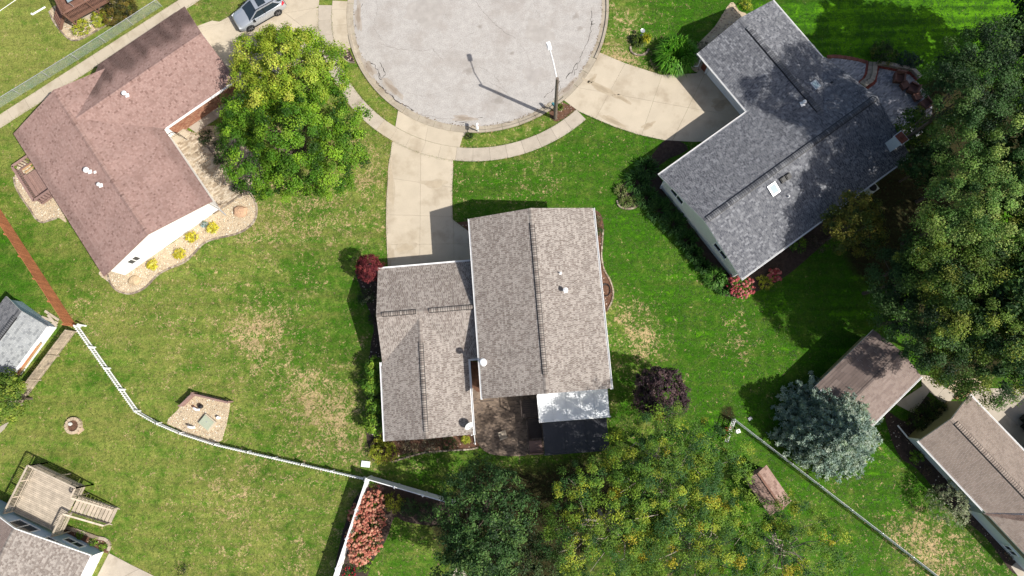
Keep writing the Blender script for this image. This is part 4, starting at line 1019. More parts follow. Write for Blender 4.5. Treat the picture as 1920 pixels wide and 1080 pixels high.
window(blu, FL(-.55, -.55, 2.3), -FL.u, 1.9, 1.5, mull=2); window(blu, FL(3.0, -.55, 1.0), -FL.u, 1.55, .75, mull=2); window(blu, FL(2.2, -.55, 2.25), -FL.u, 1.5, .7, mull=2)

# raised wooden deck of the blue house
dk = thing('wooden_deck', 'raised weathered grey wooden deck with railing and stair behind the blue house', 'deck', (*at(110, 930), 0))
FD = Frame(at(51, 873, 2.2), -22.5); zd, DU, DV = 1.2, 4.3, -3.9
for k in range(28):
    v = -.12 - k*.138; MB().beam(FD(.1, v, zd), FD(DU-.12 if v > -2.0 else (DU-.12 if v > -2.15 else DU-.2), v, zd), .128, .035).build('deck_board', M['wood_deck'], dk)
def rail_run(root, fr, a, b, z, m, n_post, gap=.12, rail_w=.13):
    a, b = np.array(a, float), np.array(b, float); L_ = np.linalg.norm(b-a)
    MB().beam(fr(*a, z+.96), fr(*b, z+.96), rail_w, .04).build('top_rail', M[m], root)
    MB().beam(fr(*a, z+.16), fr(*b, z+.16), .05, .07).build('bottom_rail', M[m], root)
    src = None; n = int(L_/gap)
    for k in range(1, n):
        p = fr(*(a+(b-a)*k/n), z+.55)
        if src is None:
            src = MB().box((0, 0, 0), (.035, .035, .74), fr.t).build('baluster', M[m], root, local=True); src.location = p-base_loc(root)
        else: share('baluster', src, root, p)
    for k in range(n_post):
        p = a+(b-a)*(k/(n_post-1)); MB().beam(fr(*p, 0), fr(*p, z+.94), .09, .09, up=(1, 0, 0)).build('post', M[m], root)
for a, b, n_ in (((0, 0), (0, DV), 4), ((0, 0), (DU, 0), 3), ((DU, 0), (DU, -.75), 2), ((DU, -2.15), (DU, DV), 2)): rail_run(dk, FD, a, b, zd, 'wood_deck', n_)
for a, b in (((0, 0), (0, DV)), ((0, 0), (DU, 0)), ((DU, 0), (DU, DV))): MB().beam(FD(*a, zd-.14), FD(*b, zd-.14), .05, .22).build('rim_board', M['wood_deck'], dk)
for k in range(11):
    u = DU+.08+k*.255; z_ = zd-.11-k*.105; MB().beam(FD(u, -.86, z_), FD(u, -2.06, z_), .25, .04).build('tread', M['wood_deck'], dk)
for v in (-.8, -2.1):
    MB().beam(FD(DU, v, zd-.15), FD(DU+2.9, v, -.02), .05, .24).build('stringer', M['wood_deck'], dk)
    MB().beam(FD(DU, v, zd+.92), FD(DU+2.75, v, .92), .13, .045).build('handrail', M['wood_deck'], dk)
    for k in range(1, 14):
        u = DU+k*.2; z_ = zd*(1-k*.2/2.9); MB().beam(FD(u, v, z_), FD(u, v, z_+.9), .035, .035, up=(1, 0, 0)).build('baluster', M['wood_deck'], dk)
    MB().beam(FD(DU+2.7, v, 0), FD(DU+2.7, v, .9), .09, .09, up=(1, 0, 0)).build('post', M['wood_deck'], dk)
pl = thing('planter_box', 'small dark planter at the stair corner of the weathered deck', 'planter', FD(DU-.35, -.42, zd+.02))
MB().box(FD(DU-.35, -.42, zd+.17), (.3, .3, .3), FD.t).build('pot', M['black'], pl)
MB().box(FD(DU-.35, -.42, zd+.33), (.26, .26, .02), FD.t).build('soil_fill', M['soil'], pl)

# ---------------------------------------------------------------- grey shed at the left edge
FE = Frame(at(89, 612, 1.65), -33.2)
lsh = thing('shed', 'shed with light grey roof and white side by the left edge', 'shed', (*FE.w(-2.2, -2.5), 0))
ze, rs = 1.65, .75; W2 = 2.25
gable_wall(lsh, FE, -2*W2+.2, -.38, -4.85, -.15, ze-.12, rs-.12, 'v', 'siding_white')
mb = MB(); mb.add([FE(-2*W2+.2, -.14, 0), FE(-.38, -.14, 0), FE(-.38, -.14, ze-.1), FE(-W2, -.14, ze+rs-.2), FE(-2*W2+.2, -.14, ze-.1)], [[4,3,2,1,0]]); mb.build('gable_siding', M['siding_blue'], lsh)
roof_slope(lsh, [FE(0, -5.0, ze), FE(0, 0, ze), FE(-W2, 0, ze+rs), FE(-W2, -5.0, ze+rs)], LGT)
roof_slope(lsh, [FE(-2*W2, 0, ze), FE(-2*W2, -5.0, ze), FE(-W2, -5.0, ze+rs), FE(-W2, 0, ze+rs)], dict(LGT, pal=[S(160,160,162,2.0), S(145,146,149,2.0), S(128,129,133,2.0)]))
ridge_line(lsh, FE(-W2, 0, ze+rs), FE(-W2, -5, ze+rs), dict(LGT, pal=[S(128,130,134,2.0)]*3), slope=.33, w=.36, vent=(.12, .98))
gutter(lsh, FE(.05, 0, ze-.04), FE(.05, -5, ze-.04), w=.09)
# ------------------------------------------------------------------ paved patios
def pavers(name, poly, w, l, cols, deg, z=.05, parent=None, base='mortar', struct=True):
    poly = [np.array(p) for p in poly]; EXCL.append(np.array(poly))
    mb = MB(); mb.prism(poly, -.1, z-.012); b = mb.build(name, M[base], parent)
    if struct and parent is None: tag(b, kind='structure')
    fr = Frame(sum(poly)/len(poly), deg); q = np.array([[np.dot(p-fr.c, fr.u), np.dot(p-fr.c, fr.v)] for p in poly])
    mb = MB(); r = 0
    for v in np.arange(q[:, 1].min(), q[:, 1].max(), w):
        us = np.arange(q[:, 0].min() - (l/2 if r % 2 else 0), q[:, 0].max(), l); r += 1
        P_ = np.stack([us+l/2, np.full(len(us), v+w/2)], 1); ok = inside(q, P_)
        for u in us[ok]:
            mb.box(fr(u+l/2, v+w/2, z-.03), (l-.012, w-.012, .06+rng.uniform(-.008, .008)), fr.t, cols[rng.integers(len(cols))]*rng.uniform(.85, 1.12))
    mb.build('pavers', M['paver'], b, kind='stuff'); return b
TANP = [S(222,205,178), S(205,186,160), S(188,168,142), S(230,214,190)]
BRP = [S(148,130,114), S(130,114,101), S(160,141,124), S(114,100,90)]
BLP = [S(188,190,200), S(168,172,184), S(202,204,210), S(152,155,166)]
pavers('paver_patio', px([(322,268),(318,262),(345,240),(366,252),(388,270),(407,296),(432,326),(455,356),(440,372),(410,394),(398,402),(392,380)]), .16, .3, TANP, 34)
mbx = smooth_poly(px([(399,401),(412,394),(440,375),(458,361)]), 6, closed=False); pedge = bpy.data.objects['paver_patio']; edging(mbx, pedge, .3, .1, .1)
pavers('brick_patio', px([(878,690),(906,690),(906,735),(1020,735),(1020,852),(992,852),(960,853),(935,853),(915,848),(903,838),(893,822),(888,800)]), .12, .22, BRP, 5)
edging(smooth_poly(px([(889,815),(897,830),(910,845),(930,852),(960,854),(992,853)]), 8, closed=False), bpy.data.objects['brick_patio'], .22, .1, .08, BRP)
mb = MB(); mb.prism(px([(874,676),(908,680),(908,735),(895,735),(880,720)]), -.1, .058); so = mb.build('bare_soil', M['soil']); tag(so, kind='structure')
pA = pavers('upper_patio', px([(1535,120),(1552,110),(1575,110),(1603,114),(1626,120),(1624,138),(1617,150),(1609,157),(1590,175)]), .11, .22, BLP, 36)
edging(smooth_poly(px([(1550,106.5),(1575,107),(1603,111.5),(1627,118)]), 6, closed=False), pA, .11, .28, .09, [S(168,110,96), S(150,96,84)])
edging(px([(1627,119),(1624,139),(1618,150),(1608,158)]), pA, .11, .26, .09, [S(168,96,84), S(150,84,74)])
pB = pavers('lower_patio', px([(1646,127),(1672,132),(1705,140),(1718,153),(1745,185),(1750,240),(1700,265),(1630,180),(1626,168),(1641,156)]), .11, .22, BLP, 36)
edging(px([(1622,168),(1639,155),(1645,125),(1672,130),(1706,137),(1719,150)]), pB, .11, .26, .1, [S(168,90,78), S(150,80,70)])
sw = thing('block_wall', 'low pale block wall edging the paved patio behind the slate roofed house', 'wall', (*at(1675, 126), 0))
def wall_blocks(root, line, L_, w, z0, z1):
    for a, b in zip(line[:-1], line[1:]):
        t = b-a; n = max(1, int(round(np.linalg.norm(t)/L_)))
        for k in range(n):
            c = a + t*(k+.5)/n; MB().box((*c, (z0+z1)/2), (np.linalg.norm(t)/n-.02, w, z1-z0+rng.uniform(-.01, .01)), math.atan2(t[1], t[0]), S(190,180,165)*rng.uniform(.85, 1.08)).build('block', M['stone'], root)
wall_blocks(sw, px([(1642,120),(1672,125.5),(1708,132.5),(1722,148)]), .42, .3, 0, .42)
stp = thing('garden_steps', 'pair of pale block steps between the two blue grey patios', 'steps', (*at(1632, 140), 0))
wall_blocks(stp, px([(1632,117),(1629,140),(1624,150),(1613,158)]), .4, .34, 0, .15); wall_blocks(stp, px([(1639,119),(1637,140),(1633,152),(1617,163)]), .4, .34, 0, .3)

# ------------------------------------------------------------------ garden chairs
def armchair(loc, rz, label, sc=1.0):
    t = thing('garden_chair', label, 'chair', loc, rz, 'wicker seats on the blue grey patio')
    m = M['wicker']
    def b(nm, c, s): MB().box(np.array(c)*sc, np.array(s)*sc, 0).build(nm, m, t, local=True)
    b('seat', (0, .03, .3), (.62, .62, .22)); b('base', (0, 0, .1), (.7, .7, .18))
    MB().box((0, -.36*sc, .55*sc), (.78*sc, .12*sc, .6*sc), 0, tilt=Matrix.Rotation(.18, 4, 'X')).build('backrest', m, t, local=True)
    for s in (-1, 1): b('armrest', (s*.37, .02, .45), (.13, .74, .4))
    return t
def stool(loc, rz, label):
    t = thing('footstool', label, 'footstool', loc, rz, 'wicker seats on the blue grey patio')
    MB().box((0, 0, .33), (.6, .6, .16), 0).build('cushion', M['wicker'], t, local=True); MB().box((0, 0, .13), (.56, .56, .24), 0).build('base', M['wicker'], t, local=True)
armchair((*at(1681, 150), .05), math.radians(170), 'brown wicker armchair standing nearest the block steps', 1.0)
stool((*at(1693, 163), .05), .5, 'square brown footstool beside the first armchair')
armchair((*at(1707, 170), .05), math.radians(60), 'brown wicker armchair in the middle of the row of patio seats', .95)
stool((*at(1716, 184), .05), .4, 'brown footstool between the middle and the last patio armchairs')
armchair((*at(1730, 198), .05), math.radians(40), 'brown wicker armchair deepest under the trees', 1.0)
b = thing('slatted_bench', 'small slatted bench on the brick patio of the middle house', 'bench', (*at(943, 815), .05), math.radians(20))
for k in range(6): MB().box((0, -.25+k*.1, .42), (.62, .07, .03), 0).build('slat', M['wood_deck'], b, local=True)
for x in (-.27, .27):
    for y in (-.2, .2): MB().box((x, y, .2), (.05, .05, .4), 0).build('leg', M['wood_dark'], b, local=True)
for k in range(3): MB().box((0, -.3, .55+k*.1), (.62, .03, .07), 0).build('back_slat', M['wood_deck'], b, local=True)

# ------------------------------------------------------------------ fences
def polyline(pts):
    P = [np.array(p, float) for p in pts]; seg = [np.linalg.norm(b-a) for a, b in zip(P[:-1], P[1:])]; cum = np.concatenate([[0], np.cumsum(seg)])
    def f(s):
        i = min(max(int(np.searchsorted(cum, s, 'right'))-1, 0), len(seg)-1); t = (P[i+1]-P[i])/seg[i]
        return P[i] + t*(s-cum[i]), t
    return f, cum[-1], cum
def board_fence(name, label, pts, h, bw, m, gap=.008, thick=.022, rails=True, post_m=None, cap=None, pitch=None, top=None, wob=.012):
    f, L_, cum = polyline(pts); t = thing(name, label, 'fence', (*pts[0], 0))
    src = None; pitch = pitch or bw+gap; s = pitch/2; nm = 'picket' if pitch > bw*1.4 else 'board'
    while s < L_:
        p, d = f(s); rz = math.atan2(d[1], d[0]); 
        if src is None:
            mb = MB()
            if top == 'point':
                x, y = bw/2, thick/2; v = []
                for yy in (-y, y): v += [(-x, yy, .06), (x, yy, .06), (x, yy, h-.05), (0, yy, h), (-x, yy, h-.05)]
                mb.add(v, [[0,1,2,3,4],[9,8,7,6,5]]+[[5+i,5+(i+1)%5,(i+1)%5,i] for i in range(5)])
            else: mb.box((0, 0, h/2+.02), (bw, thick, h), 0)
            src = mb.build(nm, M[m], t, local=True); src.location = np.array([*p, 0])-base_loc(t); src.rotation_euler = (0, 0, rz)
        else:
            o = share(nm, src, t, (*p, rng.uniform(-wob, wob)), rz)
        s += pitch
    n = np.array([0, 0])
    for a, b in zip(pts[:-1], pts[1:]):
        a, b = np.array(a), np.array(b); d = (b-a)/np.linalg.norm(b-a); nn = np.array([-d[1], d[0]])
        for z in (.25*h, .85*h): MB().beam((*(a+nn*.05), z), (*(b+nn*.05), z), .04, .09).build('rail', M[m], t)
        k = max(1, int(round(np.linalg.norm(b-a)/2.3)))
        for i in range(k+1):
            q = a+(b-a)*i/k + nn*.1; MB().box((*q, h/2+.02), (.1, .1, h+.06), math.atan2(d[1], d[0])).build('post', M[post_m or m], t)
    if cap:
        for a, b in zip(pts[:-1], pts[1:]): MB().beam((*a, h+.05), (*b, h+.05), .14, .035).build('cap_rail', M[m], t)
    return t
f0 = at(0, 391); f1 = at(143, 610); dd = (f0-f1)/np.linalg.norm(f0-f1)
board_fence('wood_fence', 'tall reddish brown board fence along the left edge', [f1, f1+dd*19], 1.5, .14, 'wood_red')
board_fence('wood_fence', 'weathered grey board fence beside the shed at the left edge', [at(143, 621), at(41, 757)], 1.35, .15, 'wood_grey')
pk = [at(150, 614), at(262, 772), at(302, 795), at(345, 813), at(410, 834), at(470, 848), at(570, 871), at(684, 897)]
board_fence('picket_fence', 'long low white picket fence bending across the left lawn', pk, .85, .085, 'white_vinyl', pitch=.2, top='point', wob=0)
pv = thing('white_post', 'short white post at the corner where the three left fences meet', 'post', (*at(161, 611), 0))
MB().lathe([(.075, 0), (.075, .95), (.1, .97), (.1, 1.02), (.02, 1.1)], at3(161, 611), 8).build('shaft', M['white_vinyl'], pv)
def vinyl_fence(label, pts, h, panel=2.35):
    f, L_, _ = polyline(pts); t = thing('vinyl_fence', label, 'fence', (*pts[0], 0)); n = int(round(L_/panel))
    for k in range(n+1):
        p, d = f(min(L_*k/n, L_-1e-4)); MB().box((*p, h/2+.04), (.13, .13, h+.08), math.atan2(d[1], d[0])).build('post', M['white_vinyl'], t)
        MB().lathe([(.12, 0), (.12, .03), (.01, .1)], (*p, h+.08), 4).build('post_cap', M['white_vinyl'], t)
    for k in range(n):
        a, d = f(L_*k/n); b, _d = f(L_*(k+1)/n - 1e-4); a = a+d*.07; b = b-d*.07; q = int(np.linalg.norm(b-a)/.18)
        for i in range(q):
            c0_, c1_ = a+(b-a)*i/q, a+(b-a)*(i+1)/q
            MB().beam((*(c0_+d*.004), h/2), (*(c1_-d*.004), h/2), .03, h-.12).build('board', M['white_vinyl'], t)
        for z in (.1, h-.03): MB().beam((*a, z), (*b, z), .06, .12).build('rail', M['white_vinyl'], t)
vinyl_fence('tall white vinyl privacy fence running right from the picket fence end', [at(697, 893), at(853, 938)], 1.75)
v0 = at(697, 893); v1 = at(641, 1062); vinyl_fence('tall white vinyl privacy fence running down to the bottom edge beside the pink shrubs', [v0+(v1-v0)*.02, v1+(v1-v0)*.9], 1.75)
def chain_fence(label, posts, h, ext=(0, 0)):
    P = [np.array(p) for p in posts]
    t = thing('chain_link_fence', label, 'fence', (*P[0], 0)); mb = MB()
    for p in P: MB().tube([(*p, 0), (*p, h+.06)], .03, 6).build('post', M['steel'], t)
    for a, b in zip(P[:-1], P[1:]):
        MB().tube([(*a, h), (*b, h)], .02, 5).build('top_rail', M['steel'], t)
        L_ = np.linalg.norm(b-a); d = (b-a)/L_
        for sgn in (1, -1):
            for s in np.arange(-h, L_, .075):
                lo_s, hi_s = max(s, 0), min(s+h, L_)
                if hi_s <= lo_s: continue
                z0, z1 = lo_s-s, hi_s-s
                if sgn < 0: z0, z1 = h-z0, h-z1
                p0, p1 = a+d*lo_s, a+d*hi_s
                mb.tube([(*p0, z0*.97+.02), (*p1, z1*.97+.02)], .003, 3, cap=False)
    mb.build('wire_mesh', M['wire'], t, kind='stuff'); return t
ps = [at(40,178), at(94,145), at(147.5,112), at(199,79.5), at(250,47), at(304,12)]
e0 = ps[0]-(ps[1]-ps[0]); chain_fence('chain link fence along the concrete path in the upper left', [e0-(ps[1]-ps[0]), e0]+ps, 1.05)
q0 = at(1371, 785); q1 = at(1757, 1083); chain_fence('chain link fence running to the lower right below the blue spruce', [q0+(q1-q0)*k/7 for k in range(9)], 1.0)

# ------------------------------------------------------------------ street things
lp = thing('street_lamp', 'wooden pole street lamp with a long white arm over the cul de sac', 'street lamp', (*at(1041, 222), 0))
b_ = at3(1041, 222); top = np.array([*at(1045, 147, 7.4), 7.4]); MB().tube([b_+np.array([0, 0, -.1]), b_+(top-b_)*.5, top], [.16, .145, .12], 10).build('pole', M['wood_pole'], lp)
head = np.array([*at(1031, 92, 7.75), 7.75]); a0 = top+np.array([0, 0, -.3])
MB().tube([a0, a0+(head-a0)*.5+np.array([0, 0, .25]), head], .045, 6).build('arm', M['white'], lp)
dv = (head-a0); dv[2] = 0; dv /= np.linalg.norm(dv); mb = MB(); mb.box(head+dv*.25, (.62, .3, .16), math.atan2(dv[1], dv[0])); mb.box(head+dv*.22+np.array([0, 0, .1]), (.4, .22, .06), math.atan2(dv[1], dv[0])); mb.build('lamp_head', M['white'], lp)
mb = MB(); mb.box(head+dv*.28-np.array([0, 0, .1]), (.4, .24, .05), math.atan2(dv[1], dv[0])); mb.build('lens', M['lens_clear'], lp)
MB().tube([a0+np.array([.1, 0, -.1]), a0+np.array([.3, -.1, -1.2]), a0+np.array([.12, 0, -2.2])], .012, 4).build('cable', M['black'], lp)
def mailbox(loc, rz, m, label):
    t = thing('mailbox', label, 'mailbox', loc, rz)
    MB().box((0, 0, .52), (.1, .1, 1.05), 0).build('post', M['wood_grey'] if m == 'teal' else M['white'], t, local=True)
    mb = MB(); prof = [(-.1, 0), (.1, 0), (.1, .13), (.07, .19), (0, .22), (-.07, .19), (-.1, .13)]
    v = [(x, -.26, 1.06+z) for x, z in prof]+[(x, .26, 1.06+z) for x, z in prof]; n = 7
    mb.add(v, [list(range(n)), list(range(2*n-1, n-1, -1))]+[[n+i, n+(i+1) % n, (i+1) % n, i] for i in range(n)]); mb.build('box', M[m], t, local=True)
    MB().box((.115, .05, 1.25), (.02, .04, .14), 0).build('flag', M['red'], t, local=True); MB().box((0, .27, 1.13), (.16, .02, .17), 0).build('door', M[m], t, local=True)
mailbox((*at(897, 247), 0), math.radians(4), 'white', 'white mailbox on a post at the kerb beside the middle driveway')
mailbox((*at(1039, 208), 0), math.radians(40), 'teal', 'teal mailbox beside the foot of the street lamp')

# ------------------------------------------------------------------ silver car
def car(loc, rz):
    t = thing('parked_car', 'silver grey sport utility car with dark sunroof parked on the upper driveway', 'car', loc, rz)
    m = M['paint_silver']
    def loft(secs, name, mt, par, smooth=True, close=True):
        mb = MB(); v = []; f = []; n = len(secs[0][1])
        for x, pr in secs:
            for (y, z) in pr: v.append((x, y, z))
        for i in range(len(secs)-1):
            for k in range(n-1): f.append([i*n+k, (i+1)*n+k, (i+1)*n+k+1, i*n+k+1])
        if close: f.append(list(range(n))); f.append([(len(secs)-1)*n+k for k in range(n-1, -1, -1)])
        mb.add(v, f); return mb.build(name, mt, par, smooth=smooth, local=True)
    def sec(w, zb, zw, zt, wt, crown=.03):
        half = [(w*.93, zb), (w, zb+.12), (w, zw), (w*.97, zw+(zt-zw)*.6), (wt, zt)]
        return [(-y, z) for y, z in half] + [(-wt*.5, zt+crown), (wt*.5, zt+crown)] + [(y, z) for y, z in half[::-1]]
    loft([(2.28, sec(.68, .42, .62, .72, .55)), (2.2, sec(.8, .3, .64, .82, .66)), (1.9, sec(.9, .26, .7, .93, .74)), (1.4, sec(.92, .24, .78, 1.0, .78)), (.95, sec(.92, .24, .82, 1.06, .82)),
          (0, sec(.92, .24, .88, 1.08, .86)), (-1.2, sec(.92, .24, .92, 1.1, .87)), (-1.9, sec(.91, .26, .95, 1.1, .86)), (-2.2, sec(.86, .32, .9, 1.06, .8)), (-2.3, sec(.78, .42, .7, .86, .7))], 'body', m, t)
    def gsec(wb, zb, wt, zt): return [(-wb, zb), (-wt-.03, zt-.06), (-wt, zt), (wt, zt), (wt+.03, zt-.06), (wb, zb)]
    gh = loft([(1.12, gsec(.8, 1.03, .74, 1.05)), (.12, gsec(.84, 1.08, .62, 1.57)), (-.08, gsec(.84, 1.08, .63, 1.62)), (-1.2, gsec(.84, 1.1, .63, 1.62)), (-1.75, gsec(.82, 1.1, .6, 1.55)), (-2.12, gsec(.76, 1.08, .66, 1.12))], 'window_glass', M['glass'], t, smooth=False)
    loft([(.14, [(-.6, 1.58), (-.3, 1.61), (.3, 1.61), (.6, 1.58)]), (-.1, [(-.64, 1.62), (-.3, 1.655), (.3, 1.655), (.64, 1.62)]), (-1.2, [(-.64, 1.62), (-.3, 1.655), (.3, 1.655), (.64, 1.62)]), (-1.95, [(-.62, 1.53), (-.3, 1.57), (.3, 1.57), (.62, 1.53)])], 'roof_panel', m, t, close=False)
    for s in (-1, 1):
        mb = MB(); mb.beam((1.1, s*.8, 1.04), (.14, s*.63, 1.58), .07, .06); mb.beam((.14, s*.645, 1.58), (-1.85, s*.645, 1.57), .05, .06); mb.beam((-1.5, s*.63, 1.58), (-2.1, s*.76, 1.1), .2, .06)
        mb.build('pillar', m, t, local=True)
        MB().beam((-.42, s*.86, 1.08), (-.42, s*.65, 1.57), .06, .03).build('door_pillar', M['black'], t, local=True)
        MB().beam((.2, s*.6, 1.68), (-1.6, s*.6, 1.67), .04, .04).build('roof_rail', M['black'], t, local=True)
        mb = MB(); mb.box((.72, s*1.0, 1.08), (.14, .2, .14), 0); mb.build('mirror', M['black'], t, local=True)
        mb = MB(); mb.box((-.15, s*.935, .92), (.22, .03, .04), 0); mb.build('door_handle', m, t, local=True); mb = MB(); mb.box((-1.15, s*.935, .94), (.22, .03, .04), 0); mb.build('door_handle', m, t, local=True)
        MB().beam((1.5, s*.91, .27), (-1.5, s*.91, .27), .05, .1).build('sill_cladding', M['black'], t, local=True)
        mb = MB(); mb.box((2.0, s*.68, .78), (.42, .3, .1), s*-.35); mb.build('headlight', M['lens_clear'], t, local=True)
        mb = MB(); mb.box((-2.1, s*.78, 1.0), (.3, .18, .2), s*.3); mb.build('tail_light', M['lens_red'], t, local=True)
        for x in (1.4, -1.35):
            mb = MB(); n = 18; prof = [(.24, -.1), (.34, -.11), (.36, -.06), (.36, .06), (.34, .11), (.24, .1)]
            v = []; 
            for r_, y in prof: v += [(x+r_*math.cos(2*math.pi*k/n), s*.86+y, .36+r_*math.sin(2*math.pi*k/n)) for k in range(n)]
            f = [[i*n+k, i*n+(k+1) % n, (i+1)*n+(k+1) % n, (i+1)*n+k] for i in range(5) for k in range(n)]
            mb.add(v, f); w_ = mb.build('wheel', M['rubber'], t, local=True)
            mb = MB()
            for k in range(5):
                a = 2*math.pi*k/5; mb.beam((x, s*.95, .36), (x+.25*math.cos(a), s*.95, .36+.25*math.sin(a)), .06, .05, up=(0, 1, 0))
            mb.build('rim', M['wheel'], w_, local=True)
            mb = MB(); v = []
            for r_, y in ((.4, .925), (.4, .88)): v += [(x+r_*math.cos(math.pi*k/12), s*y, .38+r_*math.sin(math.pi*k/12)) for k in range(13)]
            mb.add(v, [[k, k+1, 14+k, 13+k] for k in range(12)] + [list(range(13))]); mb.build('wheel_arch', M['black'], t, local=True)
    mb = MB(); mb.box((-.55, 0, 1.664), (.72, .86, .012), 0); mb.build('sunroof', M['glass'], t, local=True)
    MB().box((2.22, 0, .66), (.1, 1.0, .18), 0).build('grille', M['black'], t, local=True); MB().box((2.2, 0, .42), (.14, 1.3, .14), 0).build('bumper', M['black'], t, local=True)
    MB().box((-2.3, 0, .45), (.08, 1.3, .2), 0).build('rear_bumper', M['black'], t, local=True)
    return t
ca = at(441, 43, .6); cb = at(536, 16, .6); cdir = ca-cb
car((-24.61, 33.05, .045), math.radians(-148.5))

# ------------------------------------------------------------------ utility bed behind the picket fence
board_fence('low_screen_fence', 'low L shaped rose brown board screen around the gravel utility bed', [at(345, 762), at(369, 739), at(436, 755)], .72, .14, 'wood_pink', cap=True)
def pipe(loc, label, h=.45, r=.075, rz=.3, hook=True):
    t = thing('vent_pipe', label, 'pipe', loc, rz)
    if hook: MB().tube([(0, 0, 0), (0, 0, h-.12), (.05, 0, h-.02), (.15, 0, h), (.25, 0, h-.04), (.29, 0, h-.14)], r, 8).build('shaft', M['white_vinyl'], t, local=True)
    else: MB().tube([(0, 0, 0), (0, 0, h)], r, 8).build('shaft', M['white_vinyl'], t, local=True)
    MB().lathe([(r*1.25, 0), (r*1.25, .06)], (0, 0, h if not hook else .02), 8).build('collar', M['white_vinyl'], t, local=True)
pipe((*at(364, 801), .02), 'white hooked pipe nearest the picket fence in the gravel utility bed', rz=2.9, h=.5, r=.09)
pipe((*at(373, 768), .02), 'white pipe beside the dark pump in the gravel utility bed', rz=2.6, h=.45, r=.09)
pipe((*at(412, 783), .02), 'short white pipe at the right of the gravel utility bed', h=.28, r=.1, hook=False)
t = thing('pump_box', 'small dark pump with red base in the gravel utility bed', 'pump', (*at(377, 762), 0))
MB().lathe([(.16, 0), (.18, .1), (.18, .3), (.1, .38)], at3(378, 762, .02), 10).build('housing', M['black'], t); MB().box((*at(366, 764), .1), (.35, .14, .18), 2.4).build('base', M['wood_red'], t)
t = thing('access_lid', 'square pale green access lid on a concrete rim in the gravel utility bed', 'lid', (*at(390, 792), 0))
MB().box((*at(391, 792), .12), (1.12, .95, .28), math.radians(-37)).build('rim', M['concrete'], t); MB().box((*at(390, 792), .28), (.98, .82, .06), math.radians(-37)).build('cover', M['pale_green'], t)
MB().box((*at(391, 791), .32), (.16, .04, .02), math.radians(-37)).build('handle', M['steel'], t)
t = thing('stone_planter', 'round pale stone ring planter on the lower left lawn', 'planter', (*at(140, 798), 0))
c_ = at(140, 798)
for k in range(14):
    a = 2*math.pi*k/14; MB().box((*(c_+.56*np.array([math.cos(a), math.sin(a)])), .13), (.235, .24, .28), a+math.pi/2, S(222,200,170)*rng.uniform(.85, 1.1)).build('stone', M['stone'], t)
MB().lathe([(.5, 0), (.48, .16)], (*c_, .0), 14).build('soil_fill', M['soil'], t)
MB().lathe([(.1, .1), (.16, .3), (.12, .38)], (*(c_+np.array([-.16, .14])), .05), 9, S(240,238,230)).build('ornament', M['stone'], t)
t = thing('stepping_stone', 'flat pale stone lying against the right side of the round ring planter', 'stone', (*at(152, 806), 0)); MB().box((*at(151, 807), .03), (.6, .35, .08), .7, S(215,190,160)).build('slab', M['stone'], t)
def boulder(pxy, label, s, col):
    c = at(*pxy); mb = MB(); n = 10; prof = [(1, 0), (1.0, .3), (.7, .62), (.25, .75)]; v = []; ph = rng.random(10)*.3+.85
    for r_, z in prof: v += [(c[0]+r_*s*ph[k]*math.cos(2*math.pi*k/n)*1.25, c[1]+r_*s*ph[k]*math.sin(2*math.pi*k/n), z*s*rng.uniform(.9, 1.1)) for k in range(n)]
    f = [[i*n+k, i*n+(k+1) % n, (i+1)*n+(k+1) % n, (i+1)*n+k] for i in range(3) for k in range(n)]+[[3*n+k for k in range(n)]]
    mb.add(v, f, col); return tag(mb.build('boulder', M['stone']), label, 'boulder')
boulder((253, 526), 'pale boulder at the left tip of the lower gravel bed', .42, S(222,196,158)); boulder((452, 397), 'tan boulder in the rounded right end of the gravel bed', .5, S(225,185,150))
mb = MB(); mb.box((*at(686, 870), .06), (.68, .46, .12), -.1); tag(mb.build('utility_cover', M['white']), 'flat white utility cover on the grass by the fence corner', 'utility cover')
# hose coil
mb = MB(); c_ = at(1136, 544); pts = [(c_[0]+(.42+.03*math.sin(a*1.7))*math.cos(a)*.8, c_[1]+(.5+.05*math.cos(a*.7))*math.sin(a), .06+.012*a/6) for a in np.linspace(0, 15, 60)]
mb.tube(pts, .02, 5); mb.tube([pts[-1], (*at(1128, 536), .05), (*at(1119, 536), .4)], .02, 5); tag(mb.build('garden_hose', M['black']), 'black garden hose coiled in the mulch beside the middle house', 'hose')
# trash bin at the garage corner
t = thing('trash_bin', 'black wheeled bin in the shaded garage corner of the slate roofed house', 'bin', (*FG.w(1.75, 5.35)[:2], .045), FG.t)
mb = MB(); v = [(-.26,-.3,.05),(.26,-.3,.05),(.26,.3,.05),(-.26,.3,.05),(-.32,-.36,.95),(.32,-.36,.95),(.32,.36,.95),(-.32,.36,.95)]; mb.add(v, [[3,2,1,0],[4,5,6,7],[0,1,5,4],[1,2,6,5],[2,3,7,6],[3,0,4,7]]); mb.build('body', M['black'], t, local=True)
MB().box((0, 0, .99), (.7, .78, .07), 0, tilt=Matrix.Rotation(.06, 4, 'X')).build('lid', M['black'], t, local=True)
for s in (-1, 1): MB().tube([(s*.25, -.36, .1), (s*.33, -.36, .1)], .1, 10).build('wheel', M['rubber'], t, local=True)
for q, l in (((1919, 786), 'black wheeled bin cut by the right edge on the shaded driveway, upper of two'), ((1921, 801), 'black wheeled bin cut by the right edge on the shaded driveway, lower of two')):
    copy_tree(t, (*at(*q), .05), math.radians(40), l)
# air conditioner by the grey house
t = thing('air_conditioner', 'dark air conditioner unit against the right eave of the slate roofed house', 'air conditioner', (*at(1628, 357), 0), FG.t)
MB().box((0, 0, .4), (.75, .75, .8), 0).build('case', M['siding_grey'], t, local=True); MB().lathe([(.3, 0), (.3, .05), (.26, .06)], (0, 0, .8), 14).build('fan_grille', M['black'], t, local=True)
